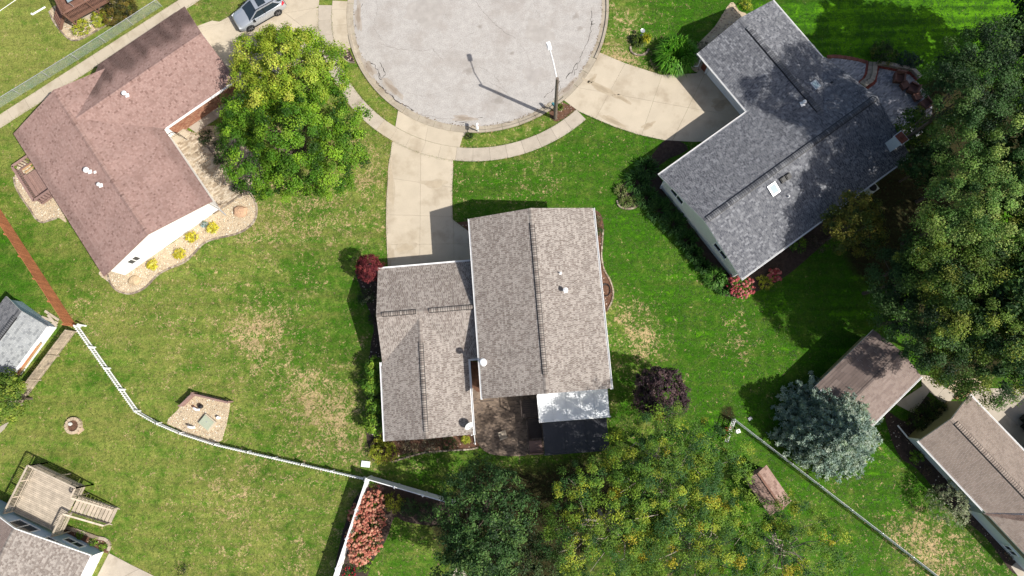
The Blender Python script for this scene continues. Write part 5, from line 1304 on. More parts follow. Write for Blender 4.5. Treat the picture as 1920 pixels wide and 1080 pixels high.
# left shed: ladder, boards, planks
t = thing('ladder', 'orange ladder leaning in the gap between the left shed and grey fence', 'ladder', (*at(72, 670), 0))
la, lb = np.array([*at(46, 694), .8]), np.array([*at(84, 646), 1.1]); sdv = np.array([.1, .06, .28])
for s in (0, 1): MB().beam(la+sdv*s, lb+sdv*s, .04, .07).build('side_rail', M['lumber'], t)
for k in range(9): MB().beam(la+(lb-la)*(k+.5)/9, la+(lb-la)*(k+.5)/9+sdv, .03, .03).build('rung', M['lumber'], t)
t = thing('lumber_stack', 'long raw timber boards stacked beside the white shed wall', 'lumber', (*at(60, 678), 0))
for k in range(4):
    a = np.array([*at(38+k*3, 698+k*2), .5+.08*k]); b2 = np.array([*at(66+k*8, 662-k*6), .5+.08*k]); MB().beam(a, b2, .13, .05).build('board', M['lumber' if k % 2 else 'wood_red'], t)
t = thing('plank_pile', 'loose weathered planks lying at the fence corner behind the left shed', 'planks', (*at(99, 602), 0))
for a, b2, z in (((84,583),(110,600),.1),((78,594),(108,606),.16),((90,590),(106,612),.22),((86,606),(106,610),.06)): MB().beam(at3(*a, z), at3(*b2, z), .2, .05).build('plank', M['wood_deck'], t)
# upper left deck with glass table
t = thing('raised_deck', 'chocolate brown raised deck with slatted railing at the upper left edge', 'deck', (*at(140, 15), 0))
FT = Frame(at(127, 34, 2.0), 30.5); zt = 1.7
for k in range(34):
    MB().beam(FT(.05, .1+k*.135, zt), FT(4.3, .1+k*.135, zt), .125, .04).build('deck_board', M['wood_brown'], t)
for a, b2 in (((0, 0), (4.4, 0)), ((0, 0), (0, 4.6))):
    MB().beam(FT(*a, zt-.14), FT(*b2, zt-.14), .06, .26).build('rim_board', M['wood_brown'], t); MB().beam(FT(*a, zt+.95), FT(*b2, zt+.95), .14, .04).build('top_rail', M['wood_brown'], t)
    n = int(math.hypot(b2[0]-a[0], b2[1]-a[1])/.125); src = None
    for k in range(1, n):
        p = FT(a[0]+(b2[0]-a[0])*k/n, a[1]+(b2[1]-a[1])*k/n, zt+.48)
        if src is None: src = MB().box((0, 0, 0), (.04, .04, .9), FT.t).build('baluster', M['wood_brown'], t, local=True); src.location = p-base_loc(t)
        else: share('baluster', src, t, p)
for u, v in ((0, 0), (2.2, 0), (4.4, 0), (0, 2.3)): MB().beam(FT(u, v, 0), FT(u, v, zt+.95), .11, .11, up=(1, 0, 0)).build('post', M['wood_brown'], t)
for a, b2 in (((0, .0, .9), (.55, .0, zt-.1)), ((2.2, 0, .9), (2.75, 0, zt-.1))): MB().beam(FT(*a), FT(*b2), .08, .08).build('brace', M['wood_brown'], t)
for k in range(6): MB().beam(FT(-.3-.24*k, 1.1, zt-.2-.22*k), FT(-.3-.24*k, 2.2, zt-.2-.22*k), .25, .05).build('tread', M['wood_brown'], t)
for v in (1.05, 2.25): MB().beam(FT(-.1, v, zt-.05), FT(-1.7, v, .1), .06, .26).build('stringer', M['wood_brown'], t)
MB().box((*FT.w(2.3, .9), .02), (4.2, 1.5, .09), FT.t).build('ground_slab', M['concrete'], t)
MB().beam(FT(.5, .12, .1), FT(4.6, .12, .1), .12, .14).build('base_beam', M['white'], t)
g = thing('glass_table', 'glass topped patio table on the brown deck in the upper left', 'table', FT(1.2, 1.1, zt+.02), FT.t)
MB().box((.15, .25, .72), (1.2, .85, .025), 0).build('tabletop', M['skyglass'], g, local=True)
for x, y in ((-.4, -.12), (.7, -.12), (-.4, .62), (.7, .62)): MB().tube([(x, y, 0), (x, y, .71)], .025, 6).build('leg', M['steel'], g, local=True)
t = thing('drain_pipe', 'white drain pipe extension lying on the grass at the upper left', 'pipe', (*at(72, 20), 0)); MB().tube([at3(61, 27, .06), at3(85, 13, .06)], .075, 8).build('tube', M['white'], t)
MB().lathe([(.09, 0), (.09, .12)], at3(61, 27, .0), 8).build('outlet', M['white'], t)
t = thing('ground_cable', 'thin pale cable stretched over the grass in the upper left corner', 'cable', (*at(15, 10), 0)); MB().tube([at3(-20, 34, .04), at3(35, -4, .04)], .025, 4).build('strand', M['white'], t)
# small playhouse under the locust tree
FP = Frame((at(1405, 884, 1.5)+at(1478, 955, 1.5))/2, -56.5)
t = thing('playhouse', 'small playhouse with rose brown plank roof among the yellow leaved trees', 'playhouse', (*FP.w(0, 0), 0))
A_, B_ = 1.55, .98; gable_wall(t, FP, -1.35, 1.35, -.8, .8, 1.3, .4, 'u', 'wood_pink')
roof_slope(t, [FP(-A_, -B_, 1.38), FP(A_, -B_, 1.38), FP(A_, 0, 1.85), FP(-A_, 0, 1.85)], PNK, deckmat='wood_pink', thick=.06); roof_slope(t, [FP(A_, B_, 1.38), FP(-A_, B_, 1.38), FP(-A_, 0, 1.85), FP(A_, 0, 1.85)], PNK, deckmat='wood_pink', thick=.06)
MB().beam(FP(-A_, 0, 1.9), FP(A_, 0, 1.9), .16, .05).build('ridge_board', M['wood_brown'], t)
for u in (.4, 1.1): MB().box(FP(u, .95, .75), (.3, .1, .5), FP.t).build('shutter', M['red'], t)
# gate with flower pots at the fence end
t = thing('garden_gate', 'narrow gate of pale bars at the near end of the lower right chain link fence', 'gate', (*at(1369, 800), 0))
ga, gb = at(1372, 788), at(1358, 828)
for z in (.15, .6, 1.0): MB().beam((*ga, z), (*gb, z), .05, .05).build('rail', M['steel'], t)
for k in range(12): p = ga+(gb-ga)*k/11; MB().beam((*p, .1), (*p, 1.0), .03, .03, up=(1, 0, 0)).build('bar', M['wood_pink'], t)
for k, (q, lb_) in enumerate((((1366, 804), 'white pot of red flowers hung at the gate beside the chain link fence'), ((1362, 818), 'white pot of red flowers at the lower end of the gate'))):
    f_ = thing('flower_pot', lb_, 'flower pot', (*at(*q), 0)); MB().lathe([(.12, 0), (.17, .26), (.15, .27)], at3(*q, 0), 10).build('pot', M['white'], f_)
    mb = MB()
    for j in range(26): mb.box(at3(*q, .3)+rng.normal(0, .1, 3)*np.array([1, 1, .5]), (.07, .07, .05), rng.random()*3, S(220,70,60) if j % 3 else S(90,140,50))
    mb.build('blooms', M['petal'], f_)
mb = MB(); mb.box((*at(1381, 808), .25), (.32, .28, .5), .3); tag(mb.build('white_box', M['white']), 'small white box beside the gate', 'box')
mb = MB(); mb.box((*at(1406, 785), .04), (.3, .22, .1), .5, S(200,200,205)); tag(mb.build('flat_stone', M['stone']), 'pale flat stone in the shaded grass above the gate', 'stone')
# bollard lamp by the lower right house
t = thing('globe_light', 'small white globe light in the planting beside the lower right house', 'light', (*at(1737, 797), 0)); MB().tube([at3(1737, 797), at3(1737, 797, .55)], .035, 6).build('stem', M['black'], t); MB().lathe([(.05, 0), (.13, .06), (.16, .15), (.12, .24), (.03, .28)], at3(1737, 797, .55), 12).build('globe', M['white'], t)
# retaining timbers at the right driveway
t = thing('timber_steps', 'timber edged steps beside the driveway at the right edge', 'steps', (*at(1805, 750), 0))
for k in range(2): MB().beam(at3(1793+k*8, 748-k*3, .12), at3(1812+k*8, 733-k*3, .12), .22, .26).build('timber', M['lumber'], t)
# island rings of edging stones
for pts in ([(1182,88),(1184,98),(1192,103),(1203,104),(1212,100),(1217,90)], [(1157,376),(1160,386),(1170,391),(1182,392),(1193,388),(1200,380)]):
    edging(smooth_poly(px(pts), 6, closed=False), lawn, .26, .14, .12)
# ------------------------------------------------------------------ vegetation
def unit(v): return v/(np.linalg.norm(v, axis=-1, keepdims=True)+1e-9)
def leaf_geo(mb, pos, nrm, size, col, aspect=.62, droop=None):
    n = len(pos); nrm = unit(nrm)
    r = unit(rng.normal(size=(n, 3))); t = unit(np.cross(nrm, r)); 
    if droop is not None: t = unit(t*.6 + droop); t = unit(t - nrm*(t*nrm).sum(1, keepdims=True))
    b = np.cross(nrm, t); s = np.asarray(size)[:, None]
    fold = nrm*s*.12
    V = np.stack([pos-t*s*.5, pos+b*s*aspect*.5+fold, pos+t*s*.5, pos-b*s*aspect*.5+fold], 1).reshape(-1, 3)
    F = (np.array([[0, 1, 2], [0, 2, 3]])[None] + np.arange(n)[:, None, None]*4).reshape(-1, 3)
    mb.add(V, F, np.repeat(col, 4, 0))
def fib_dirs(n):
    k = np.arange(n)+.5; ph = np.arccos(1-2*k/n); th = math.pi*(1+5**.5)*k
    return np.stack([np.cos(th)*np.sin(ph), np.sin(th)*np.sin(ph), np.cos(ph)], 1)
def crown(lobes, leaves, size, clump, pal, wts, up=.45, shell=(.7, 1.02), zmin=-.35, density=1.0, aspect=.62, var=.16, inner=.15, lobes_core=.7, patch=None):
    """leaf clumps spread through the outer volume of several lobes"""
    mb = MB(); area = sum((l[3]*l[4]+l[3]*l[5]+l[4]*l[5]) for l in lobes)
    pal = np.array(pal); CP = []; CD = []
    for (cx, cy, cz, rx, ry, rz) in lobes:
        n = max(6, int(density*(rx*ry+rx*rz+ry*rz)/(clump*clump)*1.25))
        d_ = fib_dirs(n); d_ = unit(d_ + rng.normal(0, .22, d_.shape)); d_ = d_[d_[:, 2] > zmin]
        f = rng.uniform(*shell, len(d_)); dp = rng.random(len(d_)) < inner; f[dp] *= rng.uniform(.3, .85, dp.sum())
        p = np.array([cx, cy, cz]) + d_*np.array([rx, ry, rz])*f[:, None]
        ok = np.ones(len(p), bool)
        for (ax, ay, az, bx, by, bz) in lobes:
            if (ax, ay, az) == (cx, cy, cz): continue
            q = (p-np.array([ax, ay, az]))/np.array([bx, by, bz]); ok &= (q**2).sum(1) > lobes_core**2
        CP.append(p[ok]); CD.append(d_[ok])
    CP = np.concatenate(CP); CD = np.concatenate(CD); nc = len(CP)
    per = max(4, int(leaves/nc))
    ci = rng.choice(len(pal), nc, p=wts); cc = pal[ci]*rng.uniform(1-var, 1+var, (nc, 1))
    if patch is not None: cc = patch(CP, cc)
    cr = clump*rng.uniform(.6, 1.25, nc)
    o = rng.normal(0, .5, (nc, per, 3)); o *= np.minimum(1, 1.15/(np.linalg.norm(o, axis=-1, keepdims=True)+1e-6)); o[..., 2] *= .75
    pos = CP[:, None] + o*cr[:, None, None]
    nr = CD[:, None]*.55 + o*.55 + rng.normal(0, .42, o.shape); nr[..., 2] += up
    sz = size*rng.uniform(.65, 1.35, (nc, per))
    col = cc[:, None]*rng.uniform(.8, 1.22, (nc, per, 1)); col = col*np.array([1, 1, 1]) * (1+rng.normal(0, .06, (nc, per, 3)))
    leaf_geo(mb, pos.reshape(-1, 3), nr.reshape(-1, 3), sz.ravel(), np.clip(col.reshape(-1, 3), .003, .9), aspect)
    return mb, CP
def limbs(base, targets, r0, zfork, bend=.12):
    mb = MB(); base = np.array(base, float); fork = base + np.array([0, 0, zfork])
    mb.tube([base-np.array([0, 0, .1]), base+np.array([0, 0, .25]), base+(fork-base)*.6, fork], [r0*1.35, r0*1.05, r0*.92, r0*.8], 9)
    for tg in targets:
        tg = np.array(tg, float); s = fork + np.array([0, 0, -rng.random()*zfork*.3]); m1 = s+(tg-s)*.4 + rng.normal(0, bend, 3)*np.linalg.norm(tg-s); m2 = s+(tg-s)*.75 + rng.normal(0, bend*.6, 3)*np.linalg.norm(tg-s)
        rr_ = r0*rng.uniform(.3, .5); mb.tube([s, m1, m2, tg], [rr_, rr_*.75, rr_*.5, rr_*.22], 6)
    return mb
def make_lobes(c, R, Rz, n, spread=.55, lr=.55, squash=1.0):
    """several overlapping lobes around a centre"""
    L = [(c[0], c[1], c[2]+Rz*.15, R*.62, R*.62*squash, Rz*.8)]
    for k in range(n):
        a = 2*math.pi*(k+rng.uniform(-.3, .3))/n; rr_ = R*spread*rng.uniform(.85, 1.15); s = R*lr*rng.uniform(.75, 1.12)
        L.append((c[0]+rr_*math.cos(a), c[1]+rr_*math.sin(a)*squash, c[2]+Rz*rng.uniform(-.3, .25), s, s*squash, Rz*rng.uniform(.5, .75)))
    return L
def tree(name, label, cat, pxy, zc, R, Rz, pal, wts, leaves, size, clump, n_lobes=7, group=None, bark='bark', r0=None, lobes=None, limb_targets=10, squash=1.0, mat_='leaf', **kw):
    c = np.array([*at(*pxy, zc), zc]); base = (c[0], c[1], 0)
    t = thing(name, label, cat, base, 0, group)
    L = lobes(c) if lobes else make_lobes(c, R, Rz, n_lobes, squash=squash)
    mb, CP = crown(L, leaves, size, clump, pal, wts, **kw)
    mb.build('crown', M[mat_], t)
    tg = CP[rng.choice(len(CP), min(limb_targets, len(CP)), replace=False)]
    tg = c + (tg-c)*.88
    limbs(base, tg, r0 or max(.08, R*.05), max(.4, zc-Rz*.75)).build('trunk', M[bark], t)
    return t
def shrub(name, label, pxy, R, h, pal, wts, leaves=900, size=.09, clump=.16, group=None, cat='shrub', squash=1.0, flat=1.0, **kw):
    zc = h*.5; c = np.array([*at(pxy[0], pxy[1], zc), zc])
    t = thing(name, label, cat, (c[0], c[1], 0), 0, group)
    L = make_lobes(c, R, h*.55, 5, squash=squash, spread=.45)
    mb, CP = crown(L, leaves, size, clump, pal, wts, shell=(.75, 1.0), inner=.08, zmin=-.5, **kw)
    mb.build('foliage', M['leaf'], t)
    st_ = MB(); 
    for p in CP[rng.choice(len(CP), 6)]: st_.tube([(c[0]+rng.normal(0, .04), c[1]+rng.normal(0, .04), -.02), c*np.array([1, 1, .5]), p], [.025, .018, .008], 4)
    st_.build('stem', M['bark'], t)
    return t
def blades(name, label, pxy, R, h, pal, n=180, w=.05, cat='plant', group=None, flowers=None):
    """clump of long arching leaves"""
    c = at(*pxy); t = thing(name, label, cat, (*c, 0), 0, group); mb = MB()
    a = rng.random(n)*6.283; r0_ = R*np.sqrt(rng.random(n))*.6; ln = R*rng.uniform(.35, .7, n); hh = h*rng.uniform(.5, 1.1, n); b = a+rng.normal(0, .7, n)
    p0 = np.stack([c[0]+r0_*np.cos(a), c[1]+r0_*np.sin(a), np.zeros(n)], 1); d_ = np.stack([np.cos(b), np.sin(b), np.zeros(n)], 1); s = np.stack([-np.sin(b), np.cos(b), np.zeros(n)], 1)*w/2
    p1 = p0+d_*ln[:, None]*.45; p1[:, 2] = hh; p2 = p0+d_*ln[:, None]*1.0; p2[:, 2] = hh*.72
    V = np.stack([p0-s*.6, p0+s*.6, p1+s, p1-s, p2], 1).reshape(-1, 3)
    F = [[i*5, i*5+1, i*5+2, i*5+3] for i in range(n)]+[[i*5+3, i*5+2, i*5+4] for i in range(n)]
    col = np.array(pal)[rng.integers(0, len(pal), n)]*rng.uniform(.75, 1.2, (n, 1)); mb.add(V, F, np.repeat(col, 5, 0))
    mb.build('leaves', M['leaf'], t); return t

YG = [S(182,202,64), S(156,186,52), S(206,216,86), S(122,160,42)]
DG = [S(112,158,36), S(86,134,30), S(150,192,54), S(60,100,24)]
TR = [S(76,112,56), S(60,94,46), S(104,140,70), S(44,74,38)]
TRL = [S(146,182,88), S(112,152,70), S(180,204,106), S(76,114,52)]
TRY = [S(118,148,56), S(90,124,48), S(150,166,64), S(62,96,40)]
LOC = [S(140,174,58), S(108,150,56), S(186,200,68), S(206,194,62), S(74,116,58)]
W4 = [.3, .3, .22, .18]

# the two maples in the middle left; lobes follow the crown outline in the photograph
def px_lobes(pts, z0):
    def f(c):
        out = []
        for (a, b, r, dz) in pts:
            p = at(a, b, z0+dz); rr_ = r*.0455*(1-(z0+dz)/60); out.append((p[0], p[1], z0+dz*1.5, rr_*.97, rr_*.97, rr_*.85))
        return out
    return f
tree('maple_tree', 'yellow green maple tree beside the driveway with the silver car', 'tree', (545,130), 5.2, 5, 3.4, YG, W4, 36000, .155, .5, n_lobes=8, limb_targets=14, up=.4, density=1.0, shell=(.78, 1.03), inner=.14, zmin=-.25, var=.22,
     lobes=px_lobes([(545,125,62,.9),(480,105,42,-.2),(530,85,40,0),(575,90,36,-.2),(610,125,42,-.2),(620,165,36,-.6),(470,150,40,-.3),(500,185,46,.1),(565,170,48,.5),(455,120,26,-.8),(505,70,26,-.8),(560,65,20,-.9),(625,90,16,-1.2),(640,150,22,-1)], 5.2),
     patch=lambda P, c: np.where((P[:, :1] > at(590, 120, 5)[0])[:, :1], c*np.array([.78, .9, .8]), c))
tree('maple_tree', 'broad deep green maple tree just below the yellow green one', 'tree', (550,270), 4.8, 6, 3.4, DG, W4, 50000, .155, .5, n_lobes=8, limb_targets=16, up=.4, density=1.0, shell=(.78, 1.03), inner=.14, zmin=-.25, var=.22,
     lobes=px_lobes([(550,255,70,.8),(470,215,44,0),(450,265,40,-.4),(445,210,34,-.5),(470,310,48,-.2),(520,345,36,-.7),(545,315,50,.2),(610,320,50,-.3),(600,350,26,-1),(640,270,46,-.3),(655,225,36,-.5),(610,210,48,.1),(545,195,44,.2),(660,300,28,-.9),(490,345,26,-.9),(640,330,24,-1),(425,235,20,-1)], 4.8))
# right hand wood: every crown is a tree of its own
gR = 'tall trees of the wood on the right'
for (lab, p, z, R, Rz, pal, n, sz, cl, up_) in [
    ('dark green tree at the top of the right hand wood beside the blue grey patio', (1815,178), 11.5, 2.9, 3.4, TR, 9000, .17, .42, .4),
    ('mid green tree against the right edge near the top of the wood', (1885,160), 11.5, 3.9, 3.6, TR, 13000, .18, .45, .4),
    ('pale feathery tree against the right edge below the top of the wood', (1890,290), 11.0, 3.9, 3.4, TRL, 12000, .17, .42, .5),
    ('light green drooping tree in the middle of the wood', (1840,395), 10.0, 3.5, 3.2, TRL, 12000, .17, .42, .5),
    ('yellow topped tree at the right edge in the middle of the wood', (1900,455), 9.5, 3.4, 3.2, TRY, 10000, .17, .42, .45),
    ('yellow green tree left of the middle of the wood', (1775,475), 8.5, 3.3, 3.2, TRY, 10000, .17, .42, .45),
    ('dark tree at the lawn side of the wood above the brown shed', (1700,525), 6.5, 2.6, 2.8, TR, 9000, .18, .42, .4),
    ('small dark tree directly above the brown shed', (1740,590), 7.0, 3.3, 3.2, TR, 10000, .18, .44, .4),
    ('green tree with yellow flecks at the lower right of the wood', (1850,570), 9.0, 4.2, 3.6, TRY, 12000, .18, .45, .4),
    ('olive tree at the bottom of the wood beside the right driveway', (1840,655), 7.0, 3.4, 3.2, TRY, 11000, .17, .44, .4),
    ('tree at the right edge at the bottom of the wood', (1915,640), 8.5, 3.6, 3.2, TR, 10000, .18, .44, .4)]:
    tree('deciduous_tree', lab, 'tree', p, z, R, Rz, pal, W4, int(n*2.3), sz*.72, cl*1.2, group=gR, up=up_, n_lobes=9, limb_targets=9, inner=.1, shell=(.8, 1.03), density=.72, var=.26, bark='bark', zmin=-.1, r0=.13)
for (lab, p, z, R, Rz, pal, n) in [('small green tree between the slate roofed house and the wood', (1738,310), 4.0, 1.7, 2.0, TR, 5000), ('small yellowing tree beside the patio corner of the slate roofed house', (1716,240), 3.4, 1.3, 1.7, TRY, 3500),
    ('rounded olive yellow tree under the lower eave of the slate roofed house', (1600,422), 4.8, 2.2, 2.4, [S(128,128,48), S(104,116,44), S(150,142,56), S(84,104,44)], 8000)]:
    tree('small_tree', lab, 'tree', p, z, R, Rz, pal, W4, n, .16, .36, up=.45, n_lobes=7, limb_targets=8)
for k, (p, z) in enumerate([((1995,45), 9.5), ((2085,75), 9), ((2060,160), 10.5), ((2010,330), 11), ((2075,450), 10.5), ((2010,560), 10.5)]):
    tree('deciduous_tree', 'tree of the wood hidden just beyond the right edge of the picture', 'tree', p, z, 3.6 if k < 3 else 4.6, 4.2, TR, W4, 17000, .3, .6, group='trees of the wood beyond the right edge', n_lobes=8, limb_targets=6, bark='bark_pale')
# bottom trees
for (lab, p, z, R, Rz, pal, n, sz) in [('large dark green tree at the bottom edge left of the locust trees', (905,965), 6.5, 3.5, 3.2, TR, 13000, .16), ('dark green tree at the bottom edge below the larger dark one', (890,1055), 6.0, 2.9, 2.8, TR, 9000, .16),
    ('low dark tree at the bottom edge between the dark trees and the locusts', (990,1065), 4.0, 2.6, 2.2, [S(84,108,62), S(66,90,52), S(100,122,70), S(52,74,42)], 8000, .15)]:
    tree('deciduous_tree', lab, 'tree', p, z, R, Rz, pal, W4, n, sz, .4, up=.4, n_lobes=8, limb_targets=9, group='dark trees along the bottom edge')
def locust_patch(P, c):
    c = c.copy(); k = max(3, int(len(P)*.016)); ctr = P[rng.choice(len(P), k)]
    dm = np.linalg.norm(P[:, None]-ctr[None], axis=-1).min(1); m = (dm < .6) & (P[:, 2] > np.quantile(P[:, 2], .35)); c[m] = S(206,196,58)*rng.uniform(.75, 1.1, (m.sum(), 1)); return c
for (lab, p, z, R, Rz, n) in [('large honey locust with yellow tips, leftmost of the feathery trees at the bottom', (1140,990), 7.0, 4.6, 2.8, 13000), ('tall honey locust in the middle of the feathery trees at the bottom', (1278,905), 8.0, 4.5, 2.8, 13000),
    ('spreading honey locust nearest the purple leaved tree', (1238,862), 7.6, 3.6, 2.6, 8000), ('honey locust at the bottom edge in the middle of the feathery trees', (1320,1040), 7.0, 4.5, 2.6, 12000), ('yellowing honey locust at the right end of the feathery trees', (1490,1045), 6.0, 3.9, 2.4, 8500)]:
    tree('locust_tree', lab, 'tree', p, z, R, Rz, LOC, [.26, .3, .16, .02, .26], int(n*2.3), .12, .4, group='feathery honey locust trees at the bottom', up=.55, n_lobes=9, limb_targets=26, inner=.35, shell=(.55, 1.05), aspect=.5, patch=locust_patch, density=.72, var=.24, bark='bark_pale', r0=.14)
tree('purple_tree', 'round dark purple leaved tree on the lawn right of the middle house', 'tree', (1240,737), 2.7, 2.0, 1.7, [S(96,74,78,1.6), S(76,58,64,1.6), S(120,96,96,1.6), S(58,46,50,1.6)], W4, 11000, .15, .24, up=.4, limb_targets=6, density=1.3)
tree('japanese_maple', 'small dark red Japanese maple by the corner of the middle driveway', 'tree', (692,502), 2.25, 1.12, 1.0, [S(150,60,66,2.0), S(128,50,58,2.0), S(174,82,82,2.0), S(104,38,46,2.0)], W4, 9500, .085, .17, up=.4, limb_targets=8, density=1.2)
tree('deciduous_tree', 'green tree cut by the left edge below the grey roofed shed', 'tree', (2,748), 3.2, 2.1, 1.9, [S(132,160,58), S(106,138,48), S(160,180,70), S(84,112,42)], W4, 8000, .16, .36, up=.45)
# blue spruce: whorls of branches carrying needle sprays
def spruce(label, base_px, h, R):
    b = at(*base_px); t = thing('blue_spruce', label, 'tree', (*b, 0)); mb = MB(); tr = MB(); tr.tube([(*b, 0), (*b, h*.5), (*b, h)], [.22, .13, .03], 8)
    pal = np.array([S(192,212,198), S(164,190,178), S(218,232,218), S(136,160,150), S(184,204,176)]); P = []; Dd = []; Cc = []; Sz = []
    nl = 17
    for i in range(nl):
        f = i/(nl-1); z = h*(.12+.86*f); L_ = R*(1-f)**.8*rng.uniform(.95, 1.05)+.15; nb = int(7+14*(1-f))
        for k in range(nb):
            a = 2*math.pi*(k+rng.uniform(-.35, .35))/nb + i*.7; ln = L_*rng.uniform(.78, 1.08); d_ = np.array([math.cos(a), math.sin(a), 0])
            tip = np.array([*b, z])+d_*ln+np.array([0, 0, -.18*ln+.1]); tr.tube([(*b, z), tip], [.03, .008], 4)
            org = np.array([*b, z])
            for s in np.linspace(.32, 1.0, int(3+ln*2.2)):
                q = org+(tip-org)*s; side = np.array([-d_[1], d_[0], 0]); wd = .3*ln*(1.05-s)+.05
                for sgn in ((-1, 1) if ln*(1.05-s) > .5 else (0,)):
                    qc = q+side*sgn*wd*rng.uniform(.6, 1.2)+rng.normal(0, .05, 3); kk = 22; col = pal[rng.choice(5, p=[.3, .28, .17, .17, .08])]*rng.uniform(.8, 1.2)
                    o = unit(rng.normal(0, 1, (kk, 3))*np.array([1, 1, .8])+d_*.5+np.array([0, 0, .35])); rr_ = rng.uniform(.05, .24, (kk, 1))
                    P.append(qc+o*rr_); Dd.append(o); Cc.append(np.tile(col, (kk, 1))*rng.uniform(.85, 1.18, (kk, 1))); Sz.append(rng.uniform(.16, .27, kk))
    P = np.concatenate(P); Dd = np.concatenate(Dd); n = len(P); nr = unit(np.array([0, 0, 1.0])+rng.normal(0, .55, (n, 3)))
    leaf_geo(mb, P, nr, np.concatenate(Sz), np.concatenate(Cc), .4, droop=unit(Dd)*1.4); mb.build('crown', M['needle'], t); tr.build('trunk', M['bark'], t)
spruce('big blue spruce standing in front of the brown garden shed', (1541,802), 6.6, 4.05)

# shrubs
G1 = [S(134,176,54), S(106,152,44), S(164,198,66), S(80,122,38)]; DK = [S(70,96,44), S(56,80,38), S(88,112,52), S(44,64,32)]; YL = [S(252,242,84), S(240,226,60), S(254,248,130), S(210,202,60)]
YGS = [S(208,214,66), S(180,192,54), S(226,226,90), S(146,164,46)]
for k, (p, l) in enumerate([((285,497), 'bright yellow mound nearest the left corner of the white gable'), ((336,476), 'bright yellow mound second from the left under the white gable'), ((359,444), 'bright yellow mound third from the left under the white gable'), ((399,428), 'bright yellow mound beside the pale hydrangea at the right of the white gable')]):
    shrub('yellow_shrub', l, p, .52, .6, YL, W4, 1300, .085, .12, up=.8, group='yellow mounds in the gravel under the white gable')
shrub('hydrangea', 'small pale blue hydrangea at the foot of the white gable', (382,421), .33, .5, [S(170,200,210), S(130,165,170), S(200,220,225), S(110,150,110)], W4, 300, .08, .12)
for p, r, l in [((386,258), .72, 'round dark green bush at the top of the rock bed by the tan pavers'), ((412,272), .6, 'round dark green bush half under the deep green maple'), ((411,299), .55, 'dark green bush third down the rock bed edge'), ((446,348), .6, 'green bush at the lower tip of the tan paver patio')]:
    shrub('boxwood', l, p, r, .8, DK, W4, 900, .08, .16, group='round bushes along the tan paver patio')
shrub('bare_bush', 'thin reddish bush at the white gable corner by the tan pavers', (411,383), .4, .6, [S(150,110,90)]*4, W4, 140, .05, .2)
shrub('golden_shrub', 'lime yellow shrub at the left in the upper left gravel bed', (154,50), .92, .95, YGS, W4, 1300, .1, .17, group='lime shrubs under the brown deck')
shrub('golden_shrub', 'lime yellow shrub at the right beside the dark bush in the upper left', (187,35), 1.1, .95, YGS, W4, 1600, .1, .17, squash=.8, group='lime shrubs under the brown deck')
shrub('yew_bush', 'dark olive bushy yew at the top edge beside the lime shrubs', (220,8), 1.8, 1.7, [S(104,98,40), S(80,82,36), S(128,112,48), S(60,64,30)], W4, 6500, .13, .22)
shrub('variegated_shrub', 'white speckled shrub below the red maple beside the middle house wing', (686,556), .75, 1.0, [S(96,116,66), S(70,90,50), S(214,216,170), S(56,74,42)], [.3, .3, .15, .25], 1000, .09, .18)
shrub('dark_shrub', 'small dark shrub below the white speckled one', (700,598), .5, .6, [S(92,70,62), S(62,80,46), S(80,60,60), S(50,60,40)], W4, 500, .08, .14)
for p, l, pal in [((704,690), 'green hydrangea at the top of the row beside the wing gutter', G1), ((700,725), 'green hydrangea second in the row beside the wing gutter', G1), ((706,762), 'green hydrangea third in the row beside the wing gutter', G1), ((702,795), 'green hydrangea at the lower end of the row beside the wing gutter', G1)]:
    shrub('leafy_shrub', l, p, .85, 2.1, pal, W4, 1300, .16, .24, group='hydrangea row beside the wing')
shrub('golden_shrub', 'yellow green rounded shrub at the lower left corner of the middle house', (719,845), 1.15, 1.1, YGS, W4, 2200, .1, .18)
for p, l, pal in [((768,838), 'straw coloured bush under the bottom eave of the wing', [S(176,162,128), S(150,140,108), S(196,184,150), S(110,110,80)]), ((806,834), 'greyish bush in the middle under the bottom eave of the wing', [S(150,144,118), S(110,114,84), S(176,168,140), S(84,90,64)]), ((842,831), 'dull green bush under the bottom eave of the wing beside the patio', DK), ((873,825), 'small lime plant at the downspout beside the brick patio', YGS)]:
    shrub('perennial_bush', l, p, .75 if p[0] < 860 else .35, .6, pal, W4, 700, .08, .17)
blades('fern_bush', 'large bright green ferny bush at the edge of the upper right driveway', (1266,112), 1.75, 1.25, [S(104,172,40), S(84,150,36), S(130,190,60)], n=1500, w=.085, cat='shrub')
shrub('boxwood', 'dark bush at the upper left corner of the slate roof', (1318,92), .8, .8, DK, W4, 800, .08, .17)
shrub('lime_shrub', 'lime green plants at the top corner of the slate roofed house', (1400,10), .6, .5, YGS, W4, 500, .08, .15)
blades('yellow_lily', 'yellow tall plant in the ring island on the upper right lawn', (1210,75), .5, .6, [S(214,208,50), S(190,196,60)], n=120); blades('border_plant', 'green tufted plant in the middle of the ring island on the upper right lawn', (1197,82), .62, .5, [S(124,148,60), S(94,120,54)], n=160)
blades('border_plant', 'dark low plant at the left of the ring island on the upper right lawn', (1187,75), .45, .35, [S(60,74,42), S(44,54,34)], n=100)
t = thing('garden_ornament', 'small grey metal ornament standing in the ring island', 'ornament', (*at(1203, 66), 0)); MB().lathe([(.12, 0), (.05, .1), (.04, .6), (.16, .68), (.2, .74), (.16, .72)], at3(1203, 66, 0), 10).build('bowl', M['steel'], t); MB().tube([at3(1207, 60), at3(1207, 60, .9)], .02, 5).build('stake', M['steel'], t)
shrub('lime_shrub', 'bright lime ball in the island bed by the slate roofed house', (1180,353), .3, .4, [S(130,220,30), S(110,200,24), S(160,235,60), S(96,180,24)], W4, 400, .07, .1)
